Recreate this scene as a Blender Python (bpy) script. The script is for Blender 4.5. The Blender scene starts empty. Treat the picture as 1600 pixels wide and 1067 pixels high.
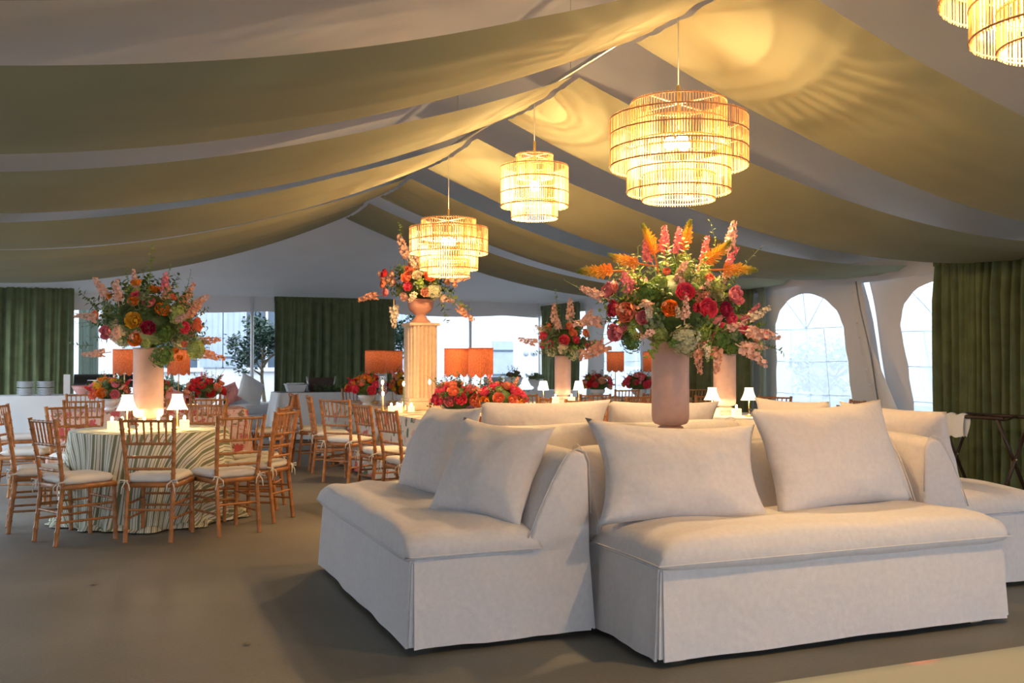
import bpy, bmesh, math, random
from mathutils import Vector, Matrix, Euler, noise

# ------------------------------------------------------------------ camera, sky, exposure
scn = bpy.context.scene
C = scn.collection
PI = math.pi
YAW = math.radians(22.0)
CAM_H = 1.36
cam_d = bpy.data.cameras.new('camera')
cam_d.sensor_width = 36.0
cam_d.lens = 35.0
cam_d.dof.use_dof = True
cam_d.dof.focus_distance = 6.2
cam_d.dof.aperture_fstop = 5.6
cam = bpy.data.objects.new('camera', cam_d)
cam.location = (0, 0, CAM_H)
cam.rotation_euler = (math.radians(90 + 1.05), 0, -YAW)
C.objects.link(cam)
scn.camera = cam

world = bpy.data.worlds.new('sky')
scn.world = world
world.use_nodes = True
wb = world.node_tree.nodes['Background']
wb.inputs['Color'].default_value = (0.74, 0.86, 1.0, 1)
wb.inputs['Strength'].default_value = 2.6

scn.view_settings.view_transform = 'Standard'
scn.view_settings.look = 'None'
scn.view_settings.gamma = 1.0
scn.view_settings.use_curve_mapping = False
scn.view_settings.exposure = 0.56

CHANDELIER_POWER = 125.0
WARM = (1.0, 0.66, 0.30)

rng = random.Random(7)

# ------------------------------------------------------------------ materials
def srgb(r, g, b):
    f = lambda c: (c / 255 / 12.92) if c / 255 <= 0.04045 else ((c / 255 + 0.055) / 1.055) ** 2.4
    return (f(r), f(g), f(b), 1)

def new_mat(name):
    m = bpy.data.materials.new(name)
    m.use_nodes = True
    nt = m.node_tree
    return m, nt, nt.nodes['Principled BSDF']

def N(nt, t, **kw):
    n = nt.nodes.new(t)
    for k, v in kw.items():
        setattr(n, k, v)
    return n

def mat(name, col, rough=0.6, var=0.12, scale=8.0, bump=0.0, bscale=200.0, metal=0.0, emit=None, estr=0.0,
        transl=0.0, sheen=0.0, spec=0.4, crease=0.0):
    """principled surface with a little noise in its colour and a fine bump"""
    m, nt, p = new_mat(name)
    p.inputs['Roughness'].default_value = rough
    p.inputs['Metallic'].default_value = metal
    p.inputs['Specular IOR Level'].default_value = spec
    if sheen:
        p.inputs['Sheen Weight'].default_value = sheen
        p.inputs['Sheen Roughness'].default_value = 0.4
    tc = N(nt, 'ShaderNodeTexCoord')
    nz = N(nt, 'ShaderNodeTexNoise')
    nz.inputs['Scale'].default_value = scale
    nz.inputs['Detail'].default_value = 3
    nt.links.new(tc.outputs['Object'], nz.inputs['Vector'])
    rp = N(nt, 'ShaderNodeValToRGB')
    c = Vector(col[:3])
    rp.color_ramp.elements[0].position = 0.3
    rp.color_ramp.elements[1].position = 0.7
    rp.color_ramp.elements[0].color = (*(c * (1 - var)), 1)
    rp.color_ramp.elements[1].color = (*(c * (1 + var)), 1)
    nt.links.new(nz.outputs['Fac'], rp.inputs['Fac'])
    nt.links.new(rp.outputs['Color'], p.inputs['Base Color'])
    if emit is not None:
        p.inputs['Emission Color'].default_value = (*emit[:3], 1)
        p.inputs['Emission Strength'].default_value = estr
    if bump:
        bz = N(nt, 'ShaderNodeTexNoise')
        bz.inputs['Scale'].default_value = bscale
        bz.inputs['Detail'].default_value = 4
        nt.links.new(tc.outputs['Object'], bz.inputs['Vector'])
        b = N(nt, 'ShaderNodeBump')
        b.inputs['Strength'].default_value = bump
        b.inputs['Distance'].default_value = 0.01
        nt.links.new(bz.outputs['Fac'], b.inputs['Height'])
        if crease:
            cz = N(nt, 'ShaderNodeTexNoise'); cz.inputs['Scale'].default_value = 4.5; cz.inputs['Detail'].default_value = 2; cz.inputs['Distortion'].default_value = 0.8
            nt.links.new(tc.outputs['Object'], cz.inputs['Vector'])
            cb = N(nt, 'ShaderNodeBump'); cb.inputs['Strength'].default_value = crease; cb.inputs['Distance'].default_value = 0.05
            nt.links.new(cz.outputs['Fac'], cb.inputs['Height']); nt.links.new(cb.outputs['Normal'], b.inputs['Normal'])
        nt.links.new(b.outputs['Normal'], p.inputs['Normal'])
    if transl:
        tr = N(nt, 'ShaderNodeBsdfTranslucent')
        nt.links.new(rp.outputs['Color'], tr.inputs['Color'])
        mx = N(nt, 'ShaderNodeMixShader')
        mx.inputs['Fac'].default_value = transl
        out = nt.nodes['Material Output']
        nt.links.new(p.outputs[0], mx.inputs[1])
        nt.links.new(tr.outputs[0], mx.inputs[2])
        nt.links.new(mx.outputs[0], out.inputs['Surface'])
    return m

M = {}
M['linen'] = mat('linen', (0.62, 0.58, 0.58), 0.9, 0.04, 40, 0.25, 260, sheen=0.2, spec=0.12, crease=0.22)
M['pillow'] = mat('pillow_linen', (0.66, 0.61, 0.60), 0.9, 0.04, 40, 0.25, 260, sheen=0.2, spec=0.12, crease=0.3)
M['wood_foot'] = mat('pale_wood', (0.45, 0.36, 0.26), 0.5, 0.2, 20)
M['gold_wood'] = mat('gold_wood', (0.41, 0.16, 0.047), 0.36, 0.22, 14, spec=0.5)
M['cushion'] = mat('cushion_cotton', (0.78, 0.74, 0.68), 0.9, 0.03, 6, 0.1, 200)
M['olive'] = mat('olive_drape', (0.325, 0.322, 0.215), 0.85, 0.05, 1.2, 0.05, 60, transl=0.06, spec=0.1)
M['vinyl'] = mat('white_vinyl', (0.72, 0.71, 0.73), 0.55, 0.03, 1.5, transl=0.012, spec=0.25)
M['velvet'] = mat('green_velvet', (0.135, 0.162, 0.080), 0.85, 0.18, 5, 0.06, 90, sheen=0.5, spec=0.1)
M['muntin'] = mat('frosted_strip', (0.85, 0.86, 0.88), 0.5, 0.02, 3, transl=0.7)
M['sage'] = mat('sage_curtain', (0.30, 0.38, 0.33), 0.9, 0.1, 4, transl=0.25)
M['vase_pink'] = mat('pink_ceramic', (0.62, 0.40, 0.34), 0.62, 0.07, 16, 0.06, 120)
M['terracotta'] = mat('terracotta', (0.58, 0.29, 0.21), 0.7, 0.08, 12)
M['white_cloth'] = mat('white_cloth', (0.78, 0.79, 0.80), 0.9, 0.03, 3)
M['plate'] = mat('plate_ceramic', (0.72, 0.75, 0.78), 0.25, 0.02, 4)
M['black'] = mat('black_lacquer', (0.018, 0.016, 0.016), 0.35, 0.1, 6)
M['dark_wood'] = mat('dark_wood', (0.045, 0.022, 0.015), 0.4, 0.2, 12)
M['white_metal'] = mat('white_metal', (0.75, 0.75, 0.75), 0.4, 0.02)
M['steel'] = mat('steel', (0.62, 0.62, 0.62), 0.28, 0.05, 8, metal=0.9)
M['brass'] = mat('brass', (0.75, 0.55, 0.25), 0.3, 0.05, 8, metal=0.9)
M['rattan'] = mat('natural_rattan', (0.80, 0.58, 0.34), 0.55, 0.12, 20, transl=0.3)
M['rattan_dark'] = mat('cane_hoop', (0.56, 0.31, 0.16), 0.5, 0.15, 20)
M['wicker_orange'] = mat('orange_wicker', (0.62, 0.18, 0.075), 0.7, 0.25, 60, 0.6, 140, emit=(1, 0.24, 0.06), estr=0.04, transl=0.35)
M['wicker_cream'] = mat('cream_fluted', (0.74, 0.56, 0.40), 0.7, 0.08, 20, 0.3, 60)
M['bulb'] = mat('bulb_glow', (1, 1, 1), 0.5, 0, emit=(1.0, 0.78, 0.45), estr=26)
M['lamp_white'] = mat('pleated_shade', (0.85, 0.80, 0.70), 0.8, 0.02, emit=(1.0, 0.80, 0.52), estr=1.1)
M['lamp_cool'] = mat('plain_white_shade', (0.9, 0.9, 0.88), 0.8, 0.02, emit=(1.0, 0.93, 0.82), estr=1.0)
M['votive'] = mat('votive_glass', (0.80, 0.66, 0.42), 0.3, 0.1, 10, emit=(1.0, 0.66, 0.26), estr=1.3)
M['flame'] = mat('flame', (1, 0.8, 0.4), 0.5, 0, emit=(1.0, 0.72, 0.32), estr=22)
M['wax'] = mat('candle_wax', (0.85, 0.78, 0.66), 0.5, 0.02)
M['wax_pink'] = mat('pink_candle_wax', (0.80, 0.30, 0.25), 0.5, 0.02)
M['wax_green'] = mat('green_candle_wax', (0.12, 0.17, 0.10), 0.5, 0.02)
M['coral'] = mat('coral_paper', (0.85, 0.22, 0.16), 0.7, 0.04)
M['stem'] = mat('stem_green', (0.10, 0.17, 0.05), 0.6, 0.2, 30)
M['leaf'] = mat('leaf_green', (0.085, 0.15, 0.04), 0.5, 0.35, 30, transl=0.2)
M['leaf_light'] = mat('leaf_light_green', (0.27, 0.38, 0.08), 0.5, 0.3, 30, transl=0.25)
M['leaf_dusty'] = mat('leaf_dusty_green', (0.17, 0.23, 0.13), 0.6, 0.3, 30, transl=0.2)
M['tree_leaf'] = mat('olive_tree_leaf', (0.035, 0.075, 0.045), 0.5, 0.4, 6)
M['bark'] = mat('bark', (0.25, 0.2, 0.13), 0.8, 0.3, 25, 0.5, 40)
FL = {
    'hot': (0.87, 0.10, 0.18), 'red': (0.74, 0.04, 0.055), 'pink': (0.89, 0.29, 0.34), 'coral': (0.92, 0.29, 0.16),
    'orange': (0.88, 0.27, 0.035), 'yellow': (0.85, 0.50, 0.05), 'blush': (0.84, 0.53, 0.44), 'peach': (0.84, 0.43, 0.29),
    'cream': (0.82, 0.70, 0.53), 'lime': (0.42, 0.50, 0.16), 'hydr': (0.56, 0.56, 0.36), 'green': (0.12, 0.22, 0.05),
    'magenta': (0.50, 0.035, 0.11),
}
for k, v in FL.items():
    M['f_' + k] = mat('petal_' + k, v, 0.6, 0.18, 30, transl=0.1, spec=0.2)

# -- concrete floor: mottled grey-brown with one darker rectangular slab
def floor_mat():
    m, nt, p = new_mat('worn_concrete')
    tc = N(nt, 'ShaderNodeTexCoord')
    n1 = N(nt, 'ShaderNodeTexNoise'); n1.inputs['Scale'].default_value = 0.7; n1.inputs['Detail'].default_value = 6
    n2 = N(nt, 'ShaderNodeTexNoise'); n2.inputs['Scale'].default_value = 60; n2.inputs['Detail'].default_value = 3
    nt.links.new(tc.outputs['Object'], n1.inputs['Vector']); nt.links.new(tc.outputs['Object'], n2.inputs['Vector'])
    r1 = N(nt, 'ShaderNodeValToRGB')
    e = r1.color_ramp.elements
    e[0].position = 0.32; e[0].color = (0.165, 0.154, 0.136, 1)
    e[1].position = 0.68; e[1].color = (0.285, 0.265, 0.232, 1)
    nt.links.new(n1.outputs['Fac'], r1.inputs['Fac'])
    mx = N(nt, 'ShaderNodeMixRGB', blend_type='MULTIPLY'); mx.inputs['Fac'].default_value = 0.35
    nt.links.new(r1.outputs['Color'], mx.inputs['Color1']); nt.links.new(n2.outputs['Fac'], mx.inputs['Color2'])
    # slab edge at x = 0.86, y = 6.35
    sp = N(nt, 'ShaderNodeSeparateXYZ'); nt.links.new(tc.outputs['Object'], sp.inputs[0])
    def step(sock, a, b):
        mr = N(nt, 'ShaderNodeMapRange'); mr.inputs['From Min'].default_value = a; mr.inputs['From Max'].default_value = b
        nt.links.new(sock, mr.inputs['Value']); return mr.outputs[0]
    sx = step(sp.outputs['X'], 0.84, 0.90); sy = step(sp.outputs['Y'], 6.5, 6.3)
    mu = N(nt, 'ShaderNodeMath', operation='MULTIPLY'); nt.links.new(sx, mu.inputs[0]); nt.links.new(sy, mu.inputs[1])
    m2 = N(nt, 'ShaderNodeMixRGB', blend_type='MULTIPLY'); m2.inputs['Color2'].default_value = (0.68, 0.71, 0.71, 1)
    nt.links.new(mu.outputs[0], m2.inputs['Fac']); nt.links.new(mx.outputs[0], m2.inputs['Color1'])
    nt.links.new(m2.outputs[0], p.inputs['Base Color'])
    rr = N(nt, 'ShaderNodeMapRange'); rr.inputs['To Min'].default_value = 0.42; rr.inputs['To Max'].default_value = 0.72
    nt.links.new(n1.outputs['Fac'], rr.inputs['Value']); nt.links.new(rr.outputs[0], p.inputs['Roughness'])
    b = N(nt, 'ShaderNodeBump'); b.inputs['Strength'].default_value = 0.15; b.inputs['Distance'].default_value = 0.01
    nt.links.new(n2.outputs['Fac'], b.inputs['Height']); nt.links.new(b.outputs['Normal'], p.inputs['Normal'])
    return m
M['floor'] = floor_mat()

def stripe_mat():
    m, nt, p = new_mat('green_striped_linen')
    uv = N(nt, 'ShaderNodeUVMap')
    sp = N(nt, 'ShaderNodeSeparateXYZ'); nt.links.new(uv.outputs[0], sp.inputs[0])
    mul = N(nt, 'ShaderNodeMath', operation='MULTIPLY'); mul.inputs[1].default_value = 10.0
    nt.links.new(sp.outputs['X'], mul.inputs[0])
    fr = N(nt, 'ShaderNodeMath', operation='FRACT'); nt.links.new(mul.outputs[0], fr.inputs[0])
    r = N(nt, 'ShaderNodeValToRGB'); r.color_ramp.interpolation = 'CONSTANT'
    cream = (0.76, 0.73, 0.62, 1); green = (0.22, 0.235, 0.14, 1); thin = (0.16, 0.18, 0.11, 1)
    els = r.color_ramp.elements
    els[0].position = 0; els[0].color = cream
    els[1].position = 0.22; els[1].color = thin
    for pos, c in ((0.29, cream), (0.45, green), (0.72, cream), (0.88, thin), (0.95, cream)):
        x = els.new(pos); x.color = c
    nt.links.new(fr.outputs[0], r.inputs['Fac'])
    nt.links.new(r.outputs[0], p.inputs['Base Color'])
    p.inputs['Roughness'].default_value = 0.9
    return m
M['stripe'] = stripe_mat()

def floral_mat(name, base, scale, c1, c2, c3, thresh=0.30):
    """printed cloth: scattered blossoms and leaves on a plain ground, in the cloth's own flat coordinates"""
    m, nt, p = new_mat(name)
    uv = N(nt, 'ShaderNodeUVMap')
    col = None
    prev = None
    for i, (c, s, th, off) in enumerate(((c3, scale * 1.25, thresh * 0.86, 3.1), (c1, scale, thresh, 0.0), (c2, scale * 1.7, thresh * 0.72, 7.7))):
        mp = N(nt, 'ShaderNodeMapping'); mp.inputs['Location'].default_value = (off, off * 0.7, 0)
        nz = N(nt, 'ShaderNodeTexNoise'); nz.inputs['Scale'].default_value = scale * 3
        nt.links.new(uv.outputs[0], mp.inputs['Vector']); nt.links.new(mp.outputs[0], nz.inputs['Vector'])
        ad = N(nt, 'ShaderNodeMixRGB', blend_type='ADD'); ad.inputs['Fac'].default_value = 0.16
        nt.links.new(mp.outputs[0], ad.inputs['Color1']); nt.links.new(nz.outputs['Color'], ad.inputs['Color2'])
        v = N(nt, 'ShaderNodeTexVoronoi'); v.inputs['Scale'].default_value = s
        nt.links.new(ad.outputs[0], v.inputs['Vector'])
        lt = N(nt, 'ShaderNodeMapRange'); lt.inputs['From Min'].default_value = th; lt.inputs['From Max'].default_value = th * 0.82
        nt.links.new(v.outputs['Distance'], lt.inputs['Value'])
        mx = N(nt, 'ShaderNodeMixRGB'); nt.links.new(lt.outputs[0], mx.inputs['Fac'])
        if prev is None:
            mx.inputs['Color1'].default_value = base
        else:
            nt.links.new(prev, mx.inputs['Color1'])
        mx.inputs['Color2'].default_value = c
        prev = mx.outputs[0]
    nt.links.new(prev, p.inputs['Base Color'])
    p.inputs['Roughness'].default_value = 0.85
    return m
M['floral'] = floral_mat('floral_print_cloth', (0.74, 0.62, 0.49, 1), 3.8, (0.66, 0.16, 0.13, 1), (0.72, 0.42, 0.34, 1), (0.13, 0.18, 0.10, 1), 0.34)
M['floral_pink'] = floral_mat('pink_floral_cloth', (0.72, 0.50, 0.42, 1), 6.5, (0.55, 0.10, 0.10, 1), (0.72, 0.30, 0.26, 1), (0.25, 0.17, 0.10, 1), 0.42)
M['dance_print'] = floral_mat('floral_printed_floor', (0.34, 0.35, 0.30, 1), 0.9, (0.78, 0.36, 0.30, 1), (0.70, 0.50, 0.40, 1), (0.52, 0.56, 0.42, 1), 0.26)

def pane_mat():
    m, nt, p = new_mat('clear_vinyl')
    out = nt.nodes['Material Output']
    tr = N(nt, 'ShaderNodeBsdfTransparent'); tr.inputs[0].default_value = (0.93, 0.97, 1, 1)
    tl = N(nt, 'ShaderNodeBsdfTranslucent'); tl.inputs[0].default_value = (0.72, 0.79, 0.85, 1)
    gl = N(nt, 'ShaderNodeBsdfGlossy'); gl.inputs['Roughness'].default_value = 0.15
    nz = N(nt, 'ShaderNodeTexNoise'); nz.inputs['Scale'].default_value = 3
    mr = N(nt, 'ShaderNodeMapRange'); mr.inputs['To Min'].default_value = 0.55; mr.inputs['To Max'].default_value = 0.8
    nt.links.new(nz.outputs['Fac'], mr.inputs['Value'])
    a = N(nt, 'ShaderNodeMixShader'); nt.links.new(mr.outputs[0], a.inputs['Fac'])
    nt.links.new(tr.outputs[0], a.inputs[1]); nt.links.new(tl.outputs[0], a.inputs[2])
    b = N(nt, 'ShaderNodeMixShader'); b.inputs['Fac'].default_value = 0.05
    nt.links.new(a.outputs[0], b.inputs[1]); nt.links.new(gl.outputs[0], b.inputs[2])
    nt.links.new(b.outputs[0], out.inputs['Surface'])
    return m
M['pane'] = pane_mat()

def glass_mat():
    m, nt, p = new_mat('thin_glass')
    out = nt.nodes['Material Output']
    tr = N(nt, 'ShaderNodeBsdfTransparent')
    gl = N(nt, 'ShaderNodeBsdfGlossy'); gl.inputs['Roughness'].default_value = 0.05
    b = N(nt, 'ShaderNodeMixShader'); b.inputs['Fac'].default_value = 0.14
    nt.links.new(tr.outputs[0], b.inputs[1]); nt.links.new(gl.outputs[0], b.inputs[2])
    nt.links.new(b.outputs[0], out.inputs['Surface'])
    return m
M['glass'] = glass_mat()
M['facade'] = mat('white_stucco', (0.78, 0.80, 0.82), 0.8, 0.03, 2, 0.2, 40)
M['shutter'] = mat('blue_grey_paint', (0.46, 0.53, 0.64), 0.6, 0.06, 4)
M['dark_glass'] = mat('dark_window', (0.12, 0.16, 0.21), 0.15, 0.1, 2)
M['paving'] = mat('outdoor_paving', (0.17, 0.17, 0.165), 0.85, 0.1, 2)
M['pink_fabric'] = mat('pink_upholstery', (0.75, 0.28, 0.30), 0.9, 0.08, 5)
M['paper'] = mat('white_card', (0.8, 0.8, 0.8), 0.7, 0.02)
M['ink'] = mat('grey_ink', (0.25, 0.25, 0.27), 0.7, 0.02)
M['rope'] = mat('grey_rope', (0.22, 0.22, 0.23), 0.8, 0.1)
M['fruit'] = mat('orange_fruit', (0.75, 0.22, 0.04), 0.5, 0.15, 10)
M['brown_flower'] = mat('dried_flower', (0.22, 0.12, 0.08), 0.8, 0.3, 20)
M['pink_bowl'] = mat('pink_bowl', (0.82, 0.45, 0.42), 0.4, 0.08, 6)
M['rose_cushion'] = mat('rose_print', (0.75, 0.30, 0.26), 0.9, 0.3, 6)

# ------------------------------------------------------------------ mesh helpers
class MB:
    def __init__(s):
        s.v = []; s.f = []; s.uv = None
    def add(s, vs, fs):
        o = len(s.v)
        s.v.extend([tuple(p) for p in vs]); s.f.extend([tuple(i + o for i in f) for f in fs])
        return s
    def box(s, x0, x1, y0, y1, z0, z1):
        v = [(x, y, z) for z in (z0, z1) for y in (y0, y1) for x in (x0, x1)]
        return s.add(v, [(0, 2, 3, 1), (4, 5, 7, 6), (0, 1, 5, 4), (2, 6, 7, 3), (0, 4, 6, 2), (1, 3, 7, 5)])
    def tube(s, pts, r, n=8, cap=True):
        pts = [Vector(p) for p in pts]
        rs = r if isinstance(r, (list, tuple)) else [r] * len(pts)
        vs = []; up = Vector((0, 0, 1))
        for i, p in enumerate(pts):
            d = (pts[min(i + 1, len(pts) - 1)] - pts[max(i - 1, 0)]).normalized()
            a = Vector((1, 0, 0)) if abs(d.x) < 0.8 else Vector((0, 1, 0))
            u = d.cross(a).normalized(); w = d.cross(u)
            for k in range(n):
                t = 2 * PI * k / n
                vs.append(p + (u * math.cos(t) + w * math.sin(t)) * rs[i])
        fs = []
        for i in range(len(pts) - 1):
            for k in range(n):
                a = i * n + k; b = i * n + (k + 1) % n
                fs.append((a, b, b + n, a + n))
        if cap:
            fs.append(tuple(range(n - 1, -1, -1))); fs.append(tuple(range((len(pts) - 1) * n, len(pts) * n)))
        return s.add(vs, fs)
    def lathe(s, prof, n=24, c=(0, 0, 0), cap=True, flute=0.0, nf=0):
        vs = []
        for r, z in prof:
            for k in range(n):
                t = 2 * PI * k / n
                rr = r * (1 + (flute * math.cos(nf * t) if nf else 0))
                vs.append((c[0] + rr * math.cos(t), c[1] + rr * math.sin(t), c[2] + z))
        fs = []
        for i in range(len(prof) - 1):
            for k in range(n):
                a = i * n + k; b = i * n + (k + 1) % n
                fs.append((a, b, b + n, a + n))
        if cap:
            if prof[0][0] > 1e-5: fs.append(tuple(range(n - 1, -1, -1)))
            if prof[-1][0] > 1e-5: fs.append(tuple(range((len(prof) - 1) * n, len(prof) * n)))
        return s.add(vs, fs)
    def sphere(s, c, r, nu=10, nv=7, sq=(1, 1, 1)):
        prof = [(max(1e-6, math.sin(PI * i / nv)), -math.cos(PI * i / nv)) for i in range(nv + 1)]
        vs = []
        for pr, pz in prof:
            for k in range(nu):
                t = 2 * PI * k / nu
                vs.append((c[0] + r * sq[0] * pr * math.cos(t), c[1] + r * sq[1] * pr * math.sin(t), c[2] + r * sq[2] * pz))
        fs = []
        for i in range(nv):
            for k in range(nu):
                a = i * nu + k; b = i * nu + (k + 1) % nu
                fs.append((a, b, b + nu, a + nu))
        return s.add(vs, fs)
    def grid(s, fn, nu, nv, close_u=False):
        vs = [fn(i / nu, j / nv) for j in range(nv + 1) for i in range(nu + (0 if close_u else 1))]
        w = nu if close_u else nu + 1
        fs = []
        for j in range(nv):
            for i in range(nu):
                a = j * w + i; b = j * w + (i + 1) % w
                fs.append((a, b, b + w, a + w))
        return s.add(vs, fs)
    def torus(s, r, tr, z, n=40, m=5, c=(0, 0)):
        vs = []
        for i in range(n):
            t = 2 * PI * i / n
            for j in range(m):
                q = 2 * PI * j / m
                rr = r + tr * math.cos(q)
                vs.append((c[0] + rr * math.cos(t), c[1] + rr * math.sin(t), z + tr * math.sin(q)))
        fs = []
        for i in range(n):
            for j in range(m):
                fs.append((i * m + j, ((i + 1) % n) * m + j, ((i + 1) % n) * m + (j + 1) % m, i * m + (j + 1) % m))
        return s.add(vs, fs)
    def mesh(s, name, smooth=True):
        me = bpy.data.meshes.new(name)
        me.from_pydata(s.v, [], s.f)
        if smooth:
            me.polygons.foreach_set('use_smooth', [True] * len(me.polygons))
        if s.uv:
            l = me.uv_layers.new(name='UVMap')
            for lp in me.loops:
                l.data[lp.index].uv = s.uv[lp.vertex_index]
        me.update()
        return me

def fix_normals(me):
    bm = bmesh.new(); bm.from_mesh(me)
    bmesh.ops.recalc_face_normals(bm, faces=bm.faces)
    bm.to_mesh(me); bm.free()

def sharp(me, deg=40):
    me.set_sharp_from_angle(angle=math.radians(deg))

def put(name, me, m, parent=None, loc=None, rot=None, scale=None):
    o = bpy.data.objects.new(name, me)
    C.objects.link(o)
    if isinstance(m, str): m = M[m]
    if m is not None:
        if not me.materials:
            me.materials.append(m)
        elif me.materials[0] is not m:
            o.material_slots[0].link = 'OBJECT'
            o.material_slots[0].material = m
    if parent is not None: o.parent = parent
    if loc is not None: o.location = loc
    if rot is not None: o.rotation_euler = rot
    if scale is not None: o.scale = scale if hasattr(scale, '__len__') else (scale,) * 3
    return o

def thing(name, label, cat, loc=(0, 0, 0), rz=0.0, group=None):
    o = bpy.data.objects.new(name, None)
    o.empty_display_size = 0.1
    C.objects.link(o)
    o.location = loc; o.rotation_euler = (0, 0, rz)
    return tag(o, label, cat, group)

def tag(o, label, cat, group=None):
    o['label'] = label; o['category'] = cat
    if group: o['group'] = group
    return o

def struct(o, label=None):
    o['kind'] = 'structure'
    if label: o['label'] = label
    return o

def dup(root, loc, rz, label=None, group=None):
    r = root.copy(); C.objects.link(r); r.location = loc; r.rotation_euler = (0, 0, rz)
    if label: r['label'] = label
    if group: r['group'] = group
    for ch in KIDS.get(root.name, []):
        c = ch.copy(); C.objects.link(c); c.parent = r
        for g in KIDS.get(ch.name, []):
            d = g.copy(); C.objects.link(d); d.parent = c
    return r
KIDS = {}
def remember(root):
    KIDS[root.name] = list(root.children)
    for c in root.children:
        KIDS[c.name] = list(c.children)

def bevel_mesh(me, w, seg=2, deg=30):
    bm = bmesh.new(); bm.from_mesh(me)
    bmesh.ops.recalc_face_normals(bm, faces=bm.faces)
    ed = [e for e in bm.edges if len(e.link_faces) == 2 and e.calc_face_angle(0) > math.radians(deg)]
    bmesh.ops.bevel(bm, geom=ed, offset=w, segments=seg, profile=0.6, affect='EDGES')
    bm.to_mesh(me); bm.free()
    me.polygons.foreach_set('use_smooth', [True] * len(me.polygons))
    return me

# ------------------------------------------------------------------ the tent shell
XR, XL, RX = 9.0, -2.3, 3.35          # eaves and ridge line
HALF = 5.65
Y0, YR, YE = -4.0, 15.4, 20.5         # open front, end of the ridge, far eave
ROOF_R, ROOF_E = 4.35, 2.62
BEAM_Z = 3.62          # ridge beam the swags and pendants hang from

gm = MB(); gm.add([(-60, -40, -0.02), (70, -40, -0.02), (70, 70, -0.02), (-60, 70, -0.02)], [(0, 1, 2, 3)])
struct(put('ground', gm.mesh('ground', False), 'paving'))
fm = MB(); fm.add([(XL - 0.6, Y0 - 1, 0), (XR + 0.6, Y0 - 1, 0), (XR + 0.6, YE + 0.6, 0), (XL - 0.6, YE + 0.6, 0)], [(0, 1, 2, 3)])
struct(put('floor', fm.mesh('floor', False), 'floor'))

def roof_z(x, y):
    tx = abs(x - RX) / HALF
    ty = max(0.0, (y - YR) / (YE - YR))
    t = max(tx, ty)
    z = ROOF_R - (ROOF_R - ROOF_E) * t
    if ty > 0:
        z -= 0.75 * t * (1 - t) * min(1, ty * 3) * (1 if ty > tx * 0.6 else 0.6)
        z += 0.02 * math.sin(x * 2.1 + y) * min(1, ty * 4) * (1 - t)
    else:
        z += 0.0
    return z
rm = MB()
rm.grid(lambda u, v: (XL + (XR - XL) * u, Y0 + (YE - Y0) * v, roof_z(XL + (XR - XL) * u, Y0 + (YE - Y0) * v)), 56, 110)
struct(put('ceiling', rm.mesh('tent_roof'), 'vinyl'))

# unseen gable sheet, added to keep sky light out of the swag gaps
gb = MB(); gb.add([(XL, Y0 + 0.02, ROOF_E - 0.25), (XR, Y0 + 0.02, ROOF_E - 0.25), (XR, Y0 + 0.02, ROOF_E), (RX, Y0 + 0.02, ROOF_R), (XL, Y0 + 0.02, ROOF_E)], [(0, 1, 2, 3, 4)])
struct(put('gable_light_block', gb.mesh('gable_light_block', False), 'vinyl'))
# hanging valances round the eaves
def valance(name, p, q, z1, z0, n=40):
    b = MB()
    P, Q = Vector(p), Vector(q); L = (Q - P).length
    def fn(u, v):
        a = P.lerp(Q, u)
        d = z1 + (z0 - z1) * v - (0.05 * math.sin(PI * ((u * L / 2.6) % 1)) if v > 0.5 else 0)
        return (a.x, a.y + 0.0, d)
    b.grid(fn, n, 2)
    return struct(put(name, b.mesh(name), 'vinyl'))
valance('trim_1', (XL, YE, 0), (XR, YE, 0), ROOF_E + 0.02, 2.34, 60)
valance('trim_2', (XR, Y0, 0), (XR, YE, 0), ROOF_E + 0.02, 2.40, 80)
valance('trim_3', (XL, Y0, 0), (XL, YE, 0), ROOF_E + 0.02, 2.40, 80)

# ridge beam and frame poles
b = MB(); b.tube([(RX, Y0, BEAM_Z), (RX, YR + 0.05, BEAM_Z)], 0.022, 8)
for k_ in range(8):
    b.tube([(RX, Y0 + 0.1 + k_ * 2.74, BEAM_Z), (RX, Y0 + 0.1 + k_ * 2.74, ROOF_R - 0.02)], 0.003, 5)
struct(put('ridge_beam', b.mesh('ridge_beam'), 'steel'))
def pole(x, y, where, z=ROOF_E):
    b = MB(); b.tube([(x, y, 0), (x, y, z)], 0.035, 8)
    o = thing('tent_pole', 'slim white tent pole ' + where, 'pole', (0, 0, 0), group='tent poles along the eaves')
    put('pole', b.mesh('tent_pole'), 'white_metal', o)
    b = MB(); b.box(x - 0.09, x + 0.09, y - 0.09, y + 0.09, 0.0, 0.012)
    put('base_plate', b.mesh('pole_base', False), 'steel', o)
for x, w in ((-2.2, 'in the corner behind the plate buffet curtain'), (2.64, 'beside the potted olive tree'), (7.27, 'behind the sideboard with the footed bowls'), (8.92, 'in the corner behind the side curtain')): pole(x, YE - 0.08, w)
for y, w in ((-3.0, 'at the open front opposite the arched windows'), (6.95, 'beside the striped table curtain'), (14.2, 'between striped table and plate buffet')): pole(XL + 0.08, y, w)
for y, w in ((3.85, 'behind the sofas, between two arched windows'), (15.35, 'between velvet curtain and far corner window')): pole(XR - 0.06, y, w)

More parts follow.
